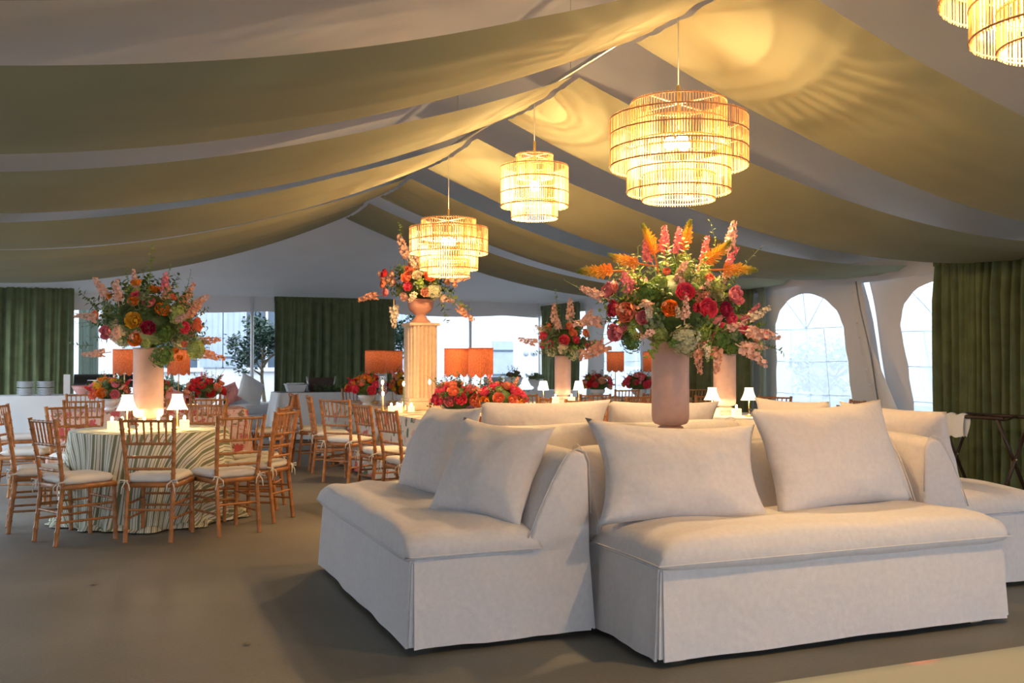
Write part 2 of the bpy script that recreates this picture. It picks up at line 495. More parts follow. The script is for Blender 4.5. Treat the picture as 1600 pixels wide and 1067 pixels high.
# ------------------------------------------------------------------ olive swags from ridge to eaves
def swag_z(d, k):
    t = d / HALF
    return 3.58 - 1.12 * t - k * t * (1 - t)
def swag(y0, y1, label, seed):
    o = thing('ceiling_swag', label, 'ceiling drape', (RX, (y0 + y1) / 2, 0), group='olive fabric swags under the tent roof')
    w = (y1 - y0) / 2
    for side, k, nm in ((-1, 1.48, 'drape_panel'), (1, 1.5, 'drape_panel')):
        def fn(u, v, side=side, k=k):
            t = u
            d = 0.03 + t * (HALF - 0.1)
            s = v * 2 - 1
            ww = w * (1 + 0.02 * t + 0.03 * math.sin(seed + 5 * t))
            yy = s * ww + 0.05 * math.sin(seed * 1.7 + 3.0 * t) * t
            z = swag_z(d, k)
            z -= 0.10 * (1 - s * s) * (0.35 + 1.3 * t * (1 - t)) # belly between the hems
            z += 0.05 * max(0, abs(s) - 0.82) / 0.18 * 1.0 * min(1, t * 4)   # rolled hem turns up
            z += 0.010 * noise.noise((s * 4 + seed, t * 2.0, 0)) * 2
            z += 0.005 * math.sin(s * 22 + seed) * max(0, 1 - t * 6)   # gathers at the ridge
            return (side * d, yy, z)
        b = MB(); b.grid(fn, 44, 22)
        put(nm, b.mesh('drape_panel'), 'olive', o)
sw = [(-3.2, -1.5, 'olive fabric swag at the open front end of the tent'),
      (-0.75, 0.95, 'olive fabric swag over the printed dance floor, nearer the open front'),
      (1.75, 3.62, 'olive fabric swag over the printed dance floor edge beside the sofa group'),
      (4.58, 6.1, 'broad olive fabric swag holding the pendant directly above the sofas'),
      (6.95, 8.5, 'olive fabric swag behind the sofas holding the narrow-topped pendant'),
      (9.3, 10.95, 'olive fabric swag over the long table holding the twin-bulb pendant'),
      (11.65, 13.1, 'olive fabric swag over the fluted column on the long table'),
      (13.75, 15.3, 'last olive fabric swag before the white hipped end of the tent')]
for i, (a, c, l) in enumerate(sw): swag(a, c, l, i * 1.3 + 0.4)

# ------------------------------------------------------------------ curtains
def curtain(p, q, z1, z0, npl, label, m='velvet', amp=0.05, seed=0, name='velvet_curtain', group=None, pinch=0.0):
    P, Q = Vector((*p, 0)), Vector((*q, 0)); d = (Q - P); L = d.length; d.normalize(); nrm = Vector((-d.y, d.x, 0))
    b = MB()
    def fn(u, v):
        z = z1 + (z0 - z1) * v
        ph = u * npl * 2 * PI + 0.7 * math.sin(u * 9 + seed) + 0.35 * math.sin(v * 2 + u * 7 + seed)
        a = amp * (0.35 + 0.65 * min(1, v * 5)) * (0.8 + 0.5 * math.sin(u * 17 + seed * 2))
        off = a * math.sin(ph) + 0.02 * math.sin(ph * 2.3 + v * 3)
        uu = 0.5 + (u - 0.5) * (1 - pinch * math.sin(PI * min(1, v * 1.1)))
        pt = P + d * (L * uu) + nrm * off
        return (pt.x, pt.y, z)
    b.grid(fn, int(npl * 10), 16)
    o = thing(name, label, 'curtain', (*P.lerp(Q, 0.5).xy, 0), group=group)
    me = b.mesh('curtain')
    me.transform(Matrix.Translation((-o.location.x, -o.location.y, 0)))
    put('drape', me, m, o)
    h = MB()
    def hn(u, v):
        pt = P + d * (L * u) + nrm * (0.028 * math.sin(u * npl * 4 * PI) - 0.012)
        return (pt.x, pt.y, z1 + 0.03 - 0.09 * v)
    h.grid(hn, int(npl * 12), 2)
    me = h.mesh('curtain_heading'); me.transform(Matrix.Translation((-o.location.x, -o.location.y, 0)))
    put('gathered_heading', me, m, o)
    return o
curtain((8.86, 8.86), (8.70, 6.0), 2.50, 0.02, 24, 'wide green velvet curtain behind the folding tray stand', seed=1, amp=0.075)
curtain((8.9, 14.6), (8.88, 12.35), 2.50, 0.02, 9, 'green velvet curtain beside the arched tent window, behind the striped-back vase table', seed=2)
curtain((8.9, 20.3), (8.88, 18.3), 2.52, 0.02, 8, 'green velvet curtain in the far tent corner by the pots on the sideboard', seed=3)
curtain((3.05, 20.28), (5.55, 20.28), 2.60, 0.02, 13, 'green velvet curtain behind the white-clothed serving table with the sign', seed=4, amp=0.06)
curtain((-2.2, 20.2), (-0.62, 20.2), 2.74, 0.02, 8, 'green velvet curtain behind the buffet with the stacked plates', seed=5, amp=0.06)
curtain((-0.55, 20.6), (-0.2, 20.6), 2.5, 0.02, 3, 'narrow pale sage curtain hanging beside the dark green one', m='sage', seed=6, amp=0.03, name='sage_curtain')
curtain((-2.2, 17.5), (-2.2, 15.9), 2.55, 0.02, 8, 'green velvet curtain on the long side by the plate buffet', seed=8)
curtain((-2.2, 8.6), (-2.2, 7.0), 2.55, 0.02, 8, 'green velvet curtain on the long side by the striped table', seed=9)
curtain((8.92, 12.33), (8.92, 12.12), 2.45, 0.05, 2, 'slim pale sage panel between velvet curtain and arched window', m='sage', seed=7, amp=0.02, name='sage_curtain')

# ------------------------------------------------------------------ right sidewall: vinyl panels with arched clear windows
def wall_panel(n, ya, yb, lean_a, lean_b, wa, wb, wlean, X=XR, sg=1):
    """panel on x = XR between ya (far) and yb (near); window wa..wb; the lower edge is pulled along y by the leans"""
    zt, zb = 2.6, 0.02
    def P(y, z, lean):
        bulge = 0.10 * math.sin(PI * (z - zb) / (zt - zb)) * 0.6
        return Vector((X + sg * (0.03 + bulge - 0.02 * math.sin(y * 3)), y + lean * (1 - (z - zb) / (zt - zb)) ** 1.0, z))
    zs = 0.42; cy = (wa + wb) / 2; rw = abs(wa - wb) / 2; ztop = 2.29; zarch = ztop - rw * 0.72
    inner = []
    NA = 20
    for i in range(NA + 1):
        t = PI * i / NA
        y = cy + rw * math.cos(t); z = zarch + (ztop - zarch) * math.sin(t)
        f = (z - zb) / (zt - zb)
        inner.append((y, z))
    NS = 9
    left = [(wb, zarch + (zs - zarch) * i / NS) for i in range(1, NS + 1)]
    bot = [(wb + (wa - wb) * i / 6, zs) for i in range(1, 6)]
    right = [(wa, zs + (zarch - zs) * i / NS) for i in range(0, NS)]
    loop = inner + left + bot + right           # starts at the far spring (wa), over the arch to the near side
    if wa < wb: pass
    def lean_at(y):
        f = (y - ya) / (yb - ya)
        return lean_a + (lean_b - lean_a) * f
    def wl(y):
        f = (y - wa) / (wb - wa)
        return wlean[0] + (wlean[1] - wlean[0]) * f
    root = bpy.data.objects.new('window_%d' % n, None); C.objects.link(root); struct(root)
    # vinyl: fan between the window loop and the outer boundary, matching each loop point to a boundary point
    bm = MB(); ring = []
    for k, (y, z) in enumerate(loop):
        w = 0.012 * math.sin(k * 2.1)
        i_ = P(y + w, z, wl(y))
        dy, dz = (y - cy), (z - (zs + ztop) / 2)
        hy = abs((ya if (y - cy) * (ya - cy) > 0 else yb) - cy); hz = (zt - zb) / 2
        # project on the rectangle
        s1 = hy / max(1e-4, abs(dy)); cz = (zt + zb) / 2
        s2 = ((zt if dz > 0 else zb) - (zs + ztop) / 2) / (dz if abs(dz) > 1e-4 else 1e-4)
        s = min(s1, abs(s2))
        oy, oz = cy + dy * s, (zs + ztop) / 2 + dz * s
        o_ = P(oy, oz, lean_at(oy))
        ring.append((i_, o_))
    NR = 5; vs = []
    for (i_, o_) in ring:
        for j in range(NR + 1):
            p = i_.lerp(o_, j / NR)
            vs.append(p + Vector((0.015 * math.sin(p.y * 7 + p.z * 3) * (j > 0), 0, 0)))
    K = len(ring); fs = []
    for k in range(K):
        for j in range(NR):
            a = k * (NR + 1) + j; c = ((k + 1) % K) * (NR + 1) + j
            fs.append((a, a + 1, c + 1, c))
    bm.add(vs, fs)
    # corner fillers
    for (yy, zz) in ((ya, zt), (yb, zt), (ya, zb), (yb, zb)):
        tgt = P(yy, zz, lean_at(yy))
        best = sorted(range(K), key=lambda k: (ring[k][1] - tgt).length)[:2]
        a, c = best
        if abs(a - c) in (1, K - 1):
            bm.add([ring[a][1], ring[c][1], tgt], [(0, 1, 2)])
    put('vinyl_sidewall', bm.mesh('vinyl_sidewall'), 'vinyl', root)
    # clear pane
    pm = MB(); pm.add([i_ for i_, _ in ring], [tuple(range(K))])
    put('pane', pm.mesh('pane', False), 'pane', root)
    # printed muntins as thin welded strips
    def strip(pts, wd=0.010):
        b = MB()
        b.tube([Vector(p) + Vector((-0.012 * sg, 0, 0)) for p in pts], wd / 2, 5)
        put('muntin', b.mesh('muntin'), 'muntin', root)
    rows = [zs + (zarch - zs) * k / 3 for k in (1, 2, 3)]
    for z in rows:
        strip([P(wa + (wb - wa) * t, z, wl(wa + (wb - wa) * t)) for t in (0, .25, .5, .75, 1)])
    for f in (0.25, 0.5, 0.75):
        y = wa + (wb - wa) * f
        strip([P(y, zs + (zarch - zs) * t, wl(y)) for t in (0, .33, .66, 1)])
    for t in (PI * 0.3, PI * 0.5, PI * 0.7):
        e = (cy + rw * math.cos(t) * (1 if wa > wb else -1), zarch + (ztop - zarch) * math.sin(t))
        strip([P(cy, zarch, wl(cy)), P(e[0], e[1], wl(e[0]))])
    # dark-edged hem rope
    return root
wall_panel(1, 12.9, 10.3, 0.0, -0.62, 12.15, 10.78, (-0.02, -0.42))
wall_panel(2, 10.2, 7.0, -0.50, -0.1, 9.82, 8.2, (-0.55, -0.4))
wall_panel(3, 6.9, 3.9, 0, 0, 6.2, 4.7, (0, 0))
wall_panel(4, 3.8, 0.9, 0, 0, 3.2, 1.6, (0, 0))
wall_panel(5, 0.8, -2.3, 0, 0, 0.1, -1.5, (0, 0))
wall_panel(6, 18.4, 15.4, 0, 0, 17.6, 16.2, (0, 0))
wall_panel(7, 15.3, 13.0, 0, 0, 14.8, 13.5, (0, 0))
for k_, y_ in enumerate((3.9,)):
    wall_panel(8 + k_, y_ + 3.0, y_, 0, 0, y_ + 2.3, y_ + 0.7, (0, 0), XL, -1)  # unseen left panel, added to cut daylight reaching the ceiling from that side
curtain((XL + 0.1, 3.75), (XL + 0.1, 0.9), 2.55, 0.02, 14, 'wide light-blocking green velvet curtain added beside the dance floor, opposite the arched windows', seed=11)  # out of view, added to darken the left half of the ceiling
curtain((XL + 0.1, 0.8), (XL + 0.1, -2.3), 2.55, 0.02, 14, 'wide light-blocking green velvet curtain added close to the open front of the tent', seed=12)  # second added curtain, stops daylight reaching the left swags
# overlap flap with grommets and lacing rope between the two windows
def flap():
    o = thing('sidewall_flap', 'loose vinyl flap with grommets and lacing rope between the arched windows', 'tent flap', (XR - 0.06, 10.2, 0))
    b = MB()
    def fn(u, v):
        z = 2.36 - 2.36 * v
        return (-0.02 - 0.05 * math.sin(u * PI) * v, 0.10 - 0.16 * u - 0.55 * v + 0.06 * math.sin(v * 5) * (1 - u), z)
    b.grid(fn, 6, 16)
    put('flap', b.mesh('flap'), 'vinyl', o)
    b = MB()
    def fr(u, v):
        z = 1.55 - 1.5 * v
        return (-0.08 - 0.10 * math.sin(u * PI) * v, -0.28 - 0.30 * v - u * (0.02 + 0.55 * v), z)
    b.grid(fr, 8, 14)
    put('tension_fold', b.mesh('tension_fold'), 'vinyl', o)
    g = MB(); g.lathe([(0.006, 0), (0.016, 0.0), (0.016, 0.006), (0.006, 0.006)], 10, cap=False); gme = g.mesh('grommet')
    for i in range(10):
        v = 0.06 + i * 0.085
        put('grommet', gme, 'white_metal', o, (-0.085, 0.02 - 0.55 * v + 0.05 * math.sin(v * 5), 2.36 - 2.31 * v), (0, -PI / 2, 0))
    r = MB(); r.tube([(-0.1, -0.06 - 0.6 * i / 12 + 0.015 * math.sin(i), 2.36 - 2.3 * i / 12) for i in range(13)], 0.009, 5)
    put('lacing_rope', r.mesh('lacing_rope'), 'rope', o)
flap()

# ------------------------------------------------------------------ printed dance floor
dm = MB(); dm.box(0.95, 5.75, -1.4, 3.47, 0.0, 0.012)
dm.uv = [(v[0], v[1]) for v in dm.v]
tag(put('dance_floor', dm.mesh('dance_floor', False), 'dance_print'), 'pale floral-printed dance floor panel in front of the sofas', 'dance floor')
lf = MB(); lf.grid(lambda u, v: ((u - 0.5) * 0.05, (v - 0.5) * 0.022 * math.sin(PI * max(0.02, min(0.98, u))) * 2, 0.006 + 0.008 * math.sin(PI * u)), 6, 2)
fallen = lf.mesh('fallen_leaf')
tag(put('fallen_leaf', fallen, 'leaf', None, (2.03, 3.56, 0.002), (0, 0, 0.5)), 'small dark green leaf lying on the concrete by the dance floor edge', 'leaf')
tag(put('fallen_petal', fallen, 'f_red', None, (1.80, 3.46, 0.013), (0, 0, 1.0), 0.8), 'small red petal lying at the dance floor edge', 'petal')
for i, (x, y) in enumerate(((-0.08, 6.55), (0.62, 4.9), (0.55, 7.5))):
    tag(put('dry_leaf', fallen, 'bark', None, (x, y, 0.001), (0, 0, i * 1.3), 0.9), 'small dry brown leaf lying on the bare concrete floor', 'leaf', 'dry leaves on the concrete')

# ------------------------------------------------------------------ sofas
def pillow_mesh(name, W, H, T, n=22, k=0.05, pw=2.6, wr=0.006, seed=0.0, q=0.62, low=1.0):
    """knife-edge pillow lying in XZ, bulging along Y"""
    b = MB()
    for side in (-1, 1):
        def fn(u, v, side=side):
            s, t = u * 2 - 1, v * 2 - 1
            x = W / 2 * s * (1 - k + k * t * t); z = H / 2 * t * (1 - k + k * s * s)
            th = T / 2 * (max(0, (1 - abs(s) ** pw) * (1 - abs(t) ** pw))) ** q
            edge = max(abs(s), abs(t))
            w = wr * noise.noise((s * 2.6 + seed, t * 2.6, side * 2 + seed)) * (1 - edge ** 6)
            w += wr * 0.9 * math.sin((s + t) * 9 + seed) * max(0, edge - 0.6) * (1 - edge) * 6
            return (x, side * th * (low if side > 0 else 1.0) + w * 2, z)
        b.grid(fn, n, n)
    me = b.mesh(name)
    bm = bmesh.new(); bm.from_mesh(me)
    bmesh.ops.remove_doubles(bm, verts=bm.verts, dist=0.0004)
    bmesh.ops.recalc_face_normals(bm, faces=bm.faces)
    bm.to_mesh(me); bm.free()
    return me

SL, SD = 2.05, 0.92
def make_sofa(name, label, loc, rz):
    o = thing(name, label, 'sofa', loc, rz, 'four slipcovered sofas set back to back')
    hx, hy = SL / 2, SD / 2
    # front and side skirt panels, slightly flared, with small ripples; open pleats at the corners
    def skirt(p0, p1, out, zt, nm='skirt_panel', flare=0.014, seed=0.0, zb=0.03):
        P, Q = Vector(p0), Vector(p1); O = Vector(out); n_ = 26
        b = MB()
        def fn(u, v, d=0.0):
            a = P.lerp(Q, u); z = zt + (zb - zt) * v
            rip = 0.005 * math.sin(u * 15 + seed) * v + 0.003 * math.sin(u * 31 + seed * 2) * v
            pin = 0.012 * v * (abs(2 * u - 1) ** 10)
            a = a + O * (flare * v + rip + pin + d) + (Q - P).normalized() * ((u - 0.5) * 0.015 * v)
            return (a.x, a.y, z + 0.003 * math.sin(u * 7 + seed) * v)
        b.grid(lambda u, v: fn(u, v), n_, 8); o1 = len(b.v)
        b.grid(lambda u, v: fn(u, v, -0.012), n_, 8)
        w = n_ + 1
        for i in range(n_):
            for row in (0, 8):
                a = row * w + i; b.f.append((a, a + 1, o1 + a + 1, o1 + a))
        for j in range(8):
            for col in (0, n_):
                a = j * w + col; b.f.append((a, a + w, o1 + a + w, o1 + a))
        me = b.mesh('skirt_panel'); fix_normals(me); sharp(me, 50)
        return put(nm, me, 'linen', o)
    g = 0.016
    skirt((-hx + g, -hy, 0), (hx - g, -hy, 0), (0, -1, 0), 0.43, seed=loc[0])
    skirt((-hx, -hy + g, 0), (-hx, hy - g, 0), (-1, 0, 0), 0.43, seed=loc[1])
    skirt((hx, -hy + g, 0), (hx, hy - g, 0), (1, 0, 0), 0.43, seed=loc[1] + 2)
    skirt((-hx + g, hy, 0), (hx - g, hy, 0), (0, 1, 0), 0.43, seed=loc[0] + 3)
    # inner pleat folds behind the corner slits
    for sx in (-1, 1):
        for sy in (-1, 1):
            b = MB()
            b.add([(sx * (hx - 0.05), sy * (hy - 0.008), 0.42), (sx * (hx - 0.006), sy * (hy - 0.006), 0.42), (sx * (hx - 0.008), sy * (hy - 0.05), 0.42),
                   (sx * (hx - 0.05), sy * (hy + 0.012), 0.04), (sx * (hx + 0.012), sy * (hy + 0.012), 0.04), (sx * (hx + 0.012), sy * (hy - 0.05), 0.04)],
                  [(0, 1, 4, 3), (1, 2, 5, 4)])
            put('corner_pleat', b.mesh('corner_pleat', False), 'linen', o)
            f = MB(); f.box(sx * (hx - 0.13) - 0.04, sx * (hx - 0.13) + 0.04, sy * (hy - 0.10) - 0.04, sy * (hy - 0.10) + 0.04, 0, 0.10)
            put('foot', f.mesh('foot', False), 'wood_foot', o)
    # platform
    b = MB(); b.box(-hx + 0.004, hx - 0.004, -hy + 0.004, hy - 0.004, 0.09, 0.44)
    put('platform', bevel_mesh(b.mesh('platform'), 0.02), 'linen', o)
    # wedge backrest: profile in YZ swept along X, soft edges
    prof = [(0.13, 0.40), (0.13, 0.50), (0.18, 0.62), (0.25, 0.76), (0.315, 0.87), (0.345, 0.905), (0.39, 0.92), (0.435, 0.905), (0.455, 0.86), (hy + 0.004, 0.60), (hy + 0.008, 0.40)]
    b = MB(); nx = 30
    for i in range(nx + 1):
        s = i / nx * 2 - 1
        e = abs(s) ** 14
        for j, (y, z) in enumerate(prof):
            cy, cz = 0.33, 0.6
            sh = 1 - 0.05 * e
            x = s * (hx - 0.002) 
            zz = z - (0.012 * e if z > 0.8 else 0) + 0.006 * math.sin(s * 7 + loc[1]) * (z > 0.8)
            b.v.append((x, cy + (y - cy) * sh, zz))
    k = len(prof)
    for i in range(nx):
        for j in range(k):
            a = i * k + j; c = i * k + (j + 1) % k
            b.f.append((a, c, c + k, a + k))
    b.f.append(tuple(range(k))); b.f.append(tuple(range(nx * k + k - 1, nx * k - 1, -1)))
    me = b.mesh('backrest'); fix_normals(me); bevel_mesh(me, 0.018, 2, 60)
    put('backrest', me, 'linen', o)
    # side gusset seam along the back edge
    for sx in (-1, 1):
        t = MB(); t.tube([(sx * (hx - 0.006), y, z) for (y, z) in prof[1:-1]], 0.003, 5)
        put('seam', t.mesh('seam'), 'linen', o)
    # knife-edge bench cushion
    cm = pillow_mesh('seat_cushion', SL + 0.05, 0.69, 0.27, 44, 0.012, 7, 0.008, loc[0] + loc[1], 0.34, 0.35)
    cm.transform(Matrix.Rotation(-PI / 2, 4, 'X'))
    cush = put('seat_cushion', cm, 'linen', o, (0, -0.15, 0.452))
    # seam welt round the cushion
    pts = []
    W, H, kk = SL + 0.05, 0.69, 0.012
    for i in range(64):
        q = i / 64 * 4; e = int(q); f = q - e
        s, t = [(-1 + 2 * f, -1), (1, -1 + 2 * f), (1 - 2 * f, 1), (-1, 1 - 2 * f)][e]
        pts.append((W / 2 * s * (1 - kk + kk * t * t), H / 2 * t * (1 - kk + kk * s * s), 0))
    pts.append(pts[0])
    t = MB(); t.tube(pts, 0.003, 5, cap=False)
    put('welt', t.mesh('welt'), 'linen', cush)
    return o
# front, left, right, back
CX, CY = 3.285, 5.46
make_sofa('slipcovered_sofa', 'white linen sofa facing the dance floor, two big pillows on it', (CX, 3.85 + 0.46, 0), 0)
make_sofa('slipcovered_sofa', 'white linen sofa facing the striped table, two overlapping pillows on it', (1.75, CY, 0), -PI / 2)
make_sofa('slipcovered_sofa', 'white linen sofa facing the folding tray stand', (4.82, CY, 0), PI / 2)
make_sofa('slipcovered_sofa', 'white linen sofa facing the long table with the fluted column', (CX, 6.15 + 0.46, 0), PI)

def pillow(label, loc, rot, W=0.9, H=0.55, T=0.24, seed=0.0, k=0.07):
    o = put('throw_pillow', pillow_mesh('throw_pillow', W, H, T, 24, k, 2.4, 0.008, seed, 0.6), 'pillow', None, loc, rot)
    tag(o, label, 'pillow', 'large linen pillows on the sofas')
    return o
R = math.radians
pillow('large linen pillow at the striped-table end of the sofa facing the dance floor', (2.68, 4.36, 0.79), Euler((R(-25), R(3), R(-5)), 'XYZ'), 0.97, 0.56, 0.25, 1.0, 0.15)
pillow('tall linen pillow at the tray-stand end of the sofa facing the dance floor', (3.66, 4.39, 0.835), Euler((R(-20), R(-2), R(5)), 'XYZ'), 0.98, 0.60, 0.26, 2.2, 0.09)
pillow('linen pillow lying tilted over another on the sofa facing the striped table', (1.83, 4.83, 0.79), Euler((R(-30), R(3), R(-58)), 'XYZ'), 0.60, 0.56, 0.28, 3.1, 0.11)
pillow('upright linen pillow half hidden behind the tilted one, sofa facing the striped table', (1.83, 5.72, 0.82), Euler((R(-24), R(-2), R(-86)), 'XYZ'), 0.82, 0.56, 0.26, 4.3)
pillow('aisle-side linen pillow on the sofa facing the long table', (2.86, 6.52, 0.80), Euler((R(20), R(0), R(2)), 'XYZ'), 1.02, 0.58, 0.24, 5.7)
pillow('linen pillow behind the pink vase on the sofa facing the long table', (3.83, 6.54, 0.79), Euler((R(20), R(1), R(-3)), 'XYZ'), 0.92, 0.56, 0.24, 6.2)
pillow('linen pillow at the far end of the sofa facing the tray stand', (4.70, 5.98, 0.80), Euler((R(-20), R(0), R(88)), 'XYZ'), 0.90, 0.58, 0.24, 7.9)
pillow('linen pillow standing at the dance-floor end of the sofa facing the tray stand', (4.73, 5.03, 0.80), Euler((R(-20), R(-2), R(94)), 'XYZ'), 0.88, 0.56, 0.25, 8.4)

# plinth between the sofas
b = MB(); b.lathe([(0.36, 0), (0.36, 0.80), (0.40, 0.81), (0.41, 0.83), (0.40, 0.85), (0.0001, 0.852)], 40)
pm = b.mesh('plinth'); sharp(pm)
pl = thing('display_plinth', 'round linen-wrapped plinth standing between the four sofas', 'plinth', (CX, CY, 0))
put('plinth_body', pm, 'linen', pl)
b = MB(); b.torus(0.365, 0.012, 0.05, 40, 6); put('base_ring', b.mesh('base_ring'), 'linen', pl)

# ------------------------------------------------------------------ gold bamboo-style chairs
def bamboo(pts, r, seg=0.095, n=7):
    """tube with the raised rings of turned bamboo"""
    pts = [Vector(p) for p in pts]
    out, rs = [], []
    for a, c in zip(pts[:-1], pts[1:]):
        L = (c - a).length; k = max(1, round(L / seg))
        for i in range(k):
            for f, q in ((0.0, 1.28), (0.10, 1.0), (0.90, 1.0)):
                out.append(a.lerp(c, (i + f) / k)); rs.append(r * q)
    out.append(pts[-1]); rs.append(r * 1.2)
    return MB().tube(out, rs, n)
_cm = {}
def cme(key, fn):
    if key not in _cm: _cm[key] = fn().mesh(key)
    return _cm[key]
def post_x(z):
    return 0.168 + 0.028 * max(0, z - 0.42) / 0.5
def post_y(z):
    return (-0.245 + 0.05 * (z / 0.42)) if z < 0.42 else (-0.195 - 0.075 * ((z - 0.42) / 0.5) ** 1.25)
def make_chair(label, group):
    o = thing('bamboo_chair', label, 'chair', (0, 0, 0), 0, group)
    for s in (-1, 1):
        put('back_post', cme('back_post%d' % s, lambda: bamboo([(s * post_x(z), post_y(z), z) for z in (0, 0.2, 0.42, 0.6, 0.76, 0.925)], 0.0165)), 'gold_wood', o)
        put('leg', cme('leg%d' % s, lambda: bamboo([(s * 0.195, 0.205, 0), (s * 0.188, 0.19, 0.43)], 0.0165)), 'gold_wood', o)
    def frame():
        b = MB()
        b.box(-0.20, 0.20, 0.165, 0.21, 0.405, 0.44); b.box(-0.18, 0.18, -0.21, -0.175, 0.405, 0.44)
        for s in (-1, 1):
            v = [(s * 0.165, -0.2, 0.405), (s * 0.20, -0.2, 0.405), (s * 0.215, 0.2, 0.405), (s * 0.175, 0.2, 0.405)]
            b.add(v + [(x, y, 0.44) for x, y, _ in v], [(0, 1, 2, 3), (4, 7, 6, 5), (0, 4, 5, 1), (1, 5, 6, 2), (2, 6, 7, 3), (3, 7, 4, 0)])
        return b
    put('seat_frame', cme('seat_frame', frame), 'gold_wood', o)
    for z, nm in ((0.905, 'top_rail'), (0.735, 'back_rail'), (0.635, 'back_rail'), (0.545, 'back_rail')):
        put(nm, cme('rail%d' % int(z * 1000), lambda: bamboo([(-post_x(z), post_y(z), z), (-post_x(z) * .5, post_y(z) - 0.012, z), (post_x(z) * .5, post_y(z) - 0.012, z), (post_x(z), post_y(z), z)], 0.0105, 0.07)), 'gold_wood', o)
    for k in range(6):
        f = (k - 2.5) / 3.5
        put('spindle', cme('spindle%d' % k, lambda: bamboo([(f * post_x(0.735), post_y(0.735) - 0.010, 0.735), (f * post_x(0.905), post_y(0.905) - 0.010, 0.905)], 0.0075, 0.06, 6)), 'gold_wood', o)
    for z in (0.17, 0.28):
        for s in (-1, 1):
            put('stretcher', cme('side%d_%d' % (s, int(z * 100)), lambda: bamboo([(s * post_x(0), post_y(z), z), (s * 0.19, 0.20, z)], 0.009, 0.08, 6)), 'gold_wood', o)
    for z, y, w in ((0.22, 0.198, 0.19), (0.31, 0.195, 0.19), (0.24, post_y(0.24), 0.168)):
        put('stretcher', cme('cross%d' % int(z * 100), lambda: bamboo([(-w, y, z), (w, y, z)], 0.009, 0.08, 6)), 'gold_wood', o)
    if 'cush' not in _cm:
        m_ = pillow_mesh('chair_cushion', 0.405, 0.40, 0.075, 14, 0.01, 8, 0.003, 2.0, 0.4)
        m_.transform(Matrix.Rotation(PI / 2, 4, 'X'))
        _cm['cush'] = m_
    cu = put('cushion', _cm['cush'], 'cushion', o, (0, 0.0, 0.472))
    for s in (-1, 1):
        def tie():
            b = MB()
            x, y = s * 0.172, -0.2
            b.tube([(x - s * 0.02, y + 0.03, -0.01), (x + s * 0.022, y + 0.005, -0.006), (x + s * 0.012, y - 0.03, -0.012), (x - s * 0.015, y - 0.028, -0.015)], 0.006, 5)
            b.tube([(x, y - 0.03, -0.012), (x + s * 0.035, y - 0.05, -0.005), (x + s * 0.05, y - 0.045, -0.03), (x + s * 0.012, y - 0.033, -0.02)], 0.005, 5)
            b.tube([(x, y - 0.03, -0.012), (x - s * 0.03, y - 0.05, -0.04), (x - s * 0.036, y - 0.05, -0.085)], 0.005, 5)
            b.tube([(x, y - 0.03, -0.012), (x + s * 0.02, y - 0.048, -0.06), (x + s * 0.028, y - 0.045, -0.11)], 0.005, 5)
            return b
        put('cushion_tie', cme('tie%d' % s, tie), 'cushion', cu)
    remember(o)
    return o
chair0 = [None]
def chair(x, y, face, label, group):
    """face: direction (dx, dy) the sitter looks"""
    rz = math.atan2(face[1], face[0]) - PI / 2
    if chair0[0] is None:
        chair0[0] = make_chair(label, group)
        chair0[0].location = (x, y, 0); chair0[0].rotation_euler = (0, 0, rz)
        return chair0[0]
    return dup(chair0[0], (x, y, 0), rz, label, group)

# ------------------------------------------------------------------ tables and cloths
def round_table(cx, cy, r, m, tl, cl, flare=0.05, folds=13, seed=0.0, rot=0.0, puddle=0.08):
    FA = 0.042
    o = thing('round_table', tl, 'table', (cx, cy, 0))
    b = MB(); b.lathe([(0.0001, 0.735), (r - 0.012, 0.735), (r - 0.008, 0.757), (0.0001, 0.757)], 40, cap=False); me = b.mesh('tabletop'); sharp(me)
    put('tabletop', me, 'wood_foot', o)
    for k in range(4):
        a = PI / 4 + k * PI / 2
        t = MB(); t.tube([(0.5 * r * math.cos(a), 0.5 * r * math.sin(a), 0), (0.45 * r * math.cos(a), 0.45 * r * math.sin(a), 0.737)], 0.016, 7)
        put('leg', t.mesh('leg'), 'steel', o)
    b = MB(); uv = []
    NU = 150; rings = []
    for j in range(9): rings.append(('t', r * j / 8))
    for j in range(1, 17): rings.append(('d', j / 16))
    for j in range(1, 4): rings.append(('p', j / 3))
    for kind, q in rings:
        for i in range(NU):
            t = 2 * PI * i / NU
            fold = math.sin(t * folds + 1.3 * math.sin(t * 3 + seed)) * 0.6 + 0.4 * math.sin(t * (folds * 1.7) + seed)
            if kind == 't':
                rr = max(q, 1e-4) + (0.004 if q >= r * 0.99 else 0); z = 0.762; fl = rr
            elif kind == 'd':
                rr = r + 0.006 + flare * q + FA * (fold + 0.3) * min(1, q * 1.8) ** 1.2 ; z = 0.762 - 0.745 * q if q < 1 else 0.016
                if q < 0.10: z = 0.762 - 0.05 * (q / 0.0625) ** 1.5 * 0.9
                fl = r + 0.76 * q
            else:
                rr = r + 0.006 + flare + FA * (fold + 0.3) + puddle * q * (0.7 + 0.9 * math.sin(t * 3 + seed) * math.sin(t * 7 + seed))
                z = 0.012 + 0.035 * math.sin(PI * q) * (1 + math.sin(t * 19 + seed)) * 0.7; fl = r + 0.76 + 0.1 * q
            b.v.append((rr * math.cos(t), rr * math.sin(t), z))
            tw = t + (0.16 * math.sin(t * 5 + seed) * (fl - r) if kind != 't' else 0)
            uv.append((fl * math.cos(tw + rot), fl * math.sin(tw + rot)))
    for j in range(len(rings) - 1):
        for i in range(NU):
            a = j * NU + i; c = j * NU + (i + 1) % NU
            b.f.append((a, c, c + NU, a + NU))
    b.uv = uv
    co = put('tablecloth', b.mesh('tablecloth'), m, None, (cx, cy, 0))
    tag(co, cl, 'tablecloth')
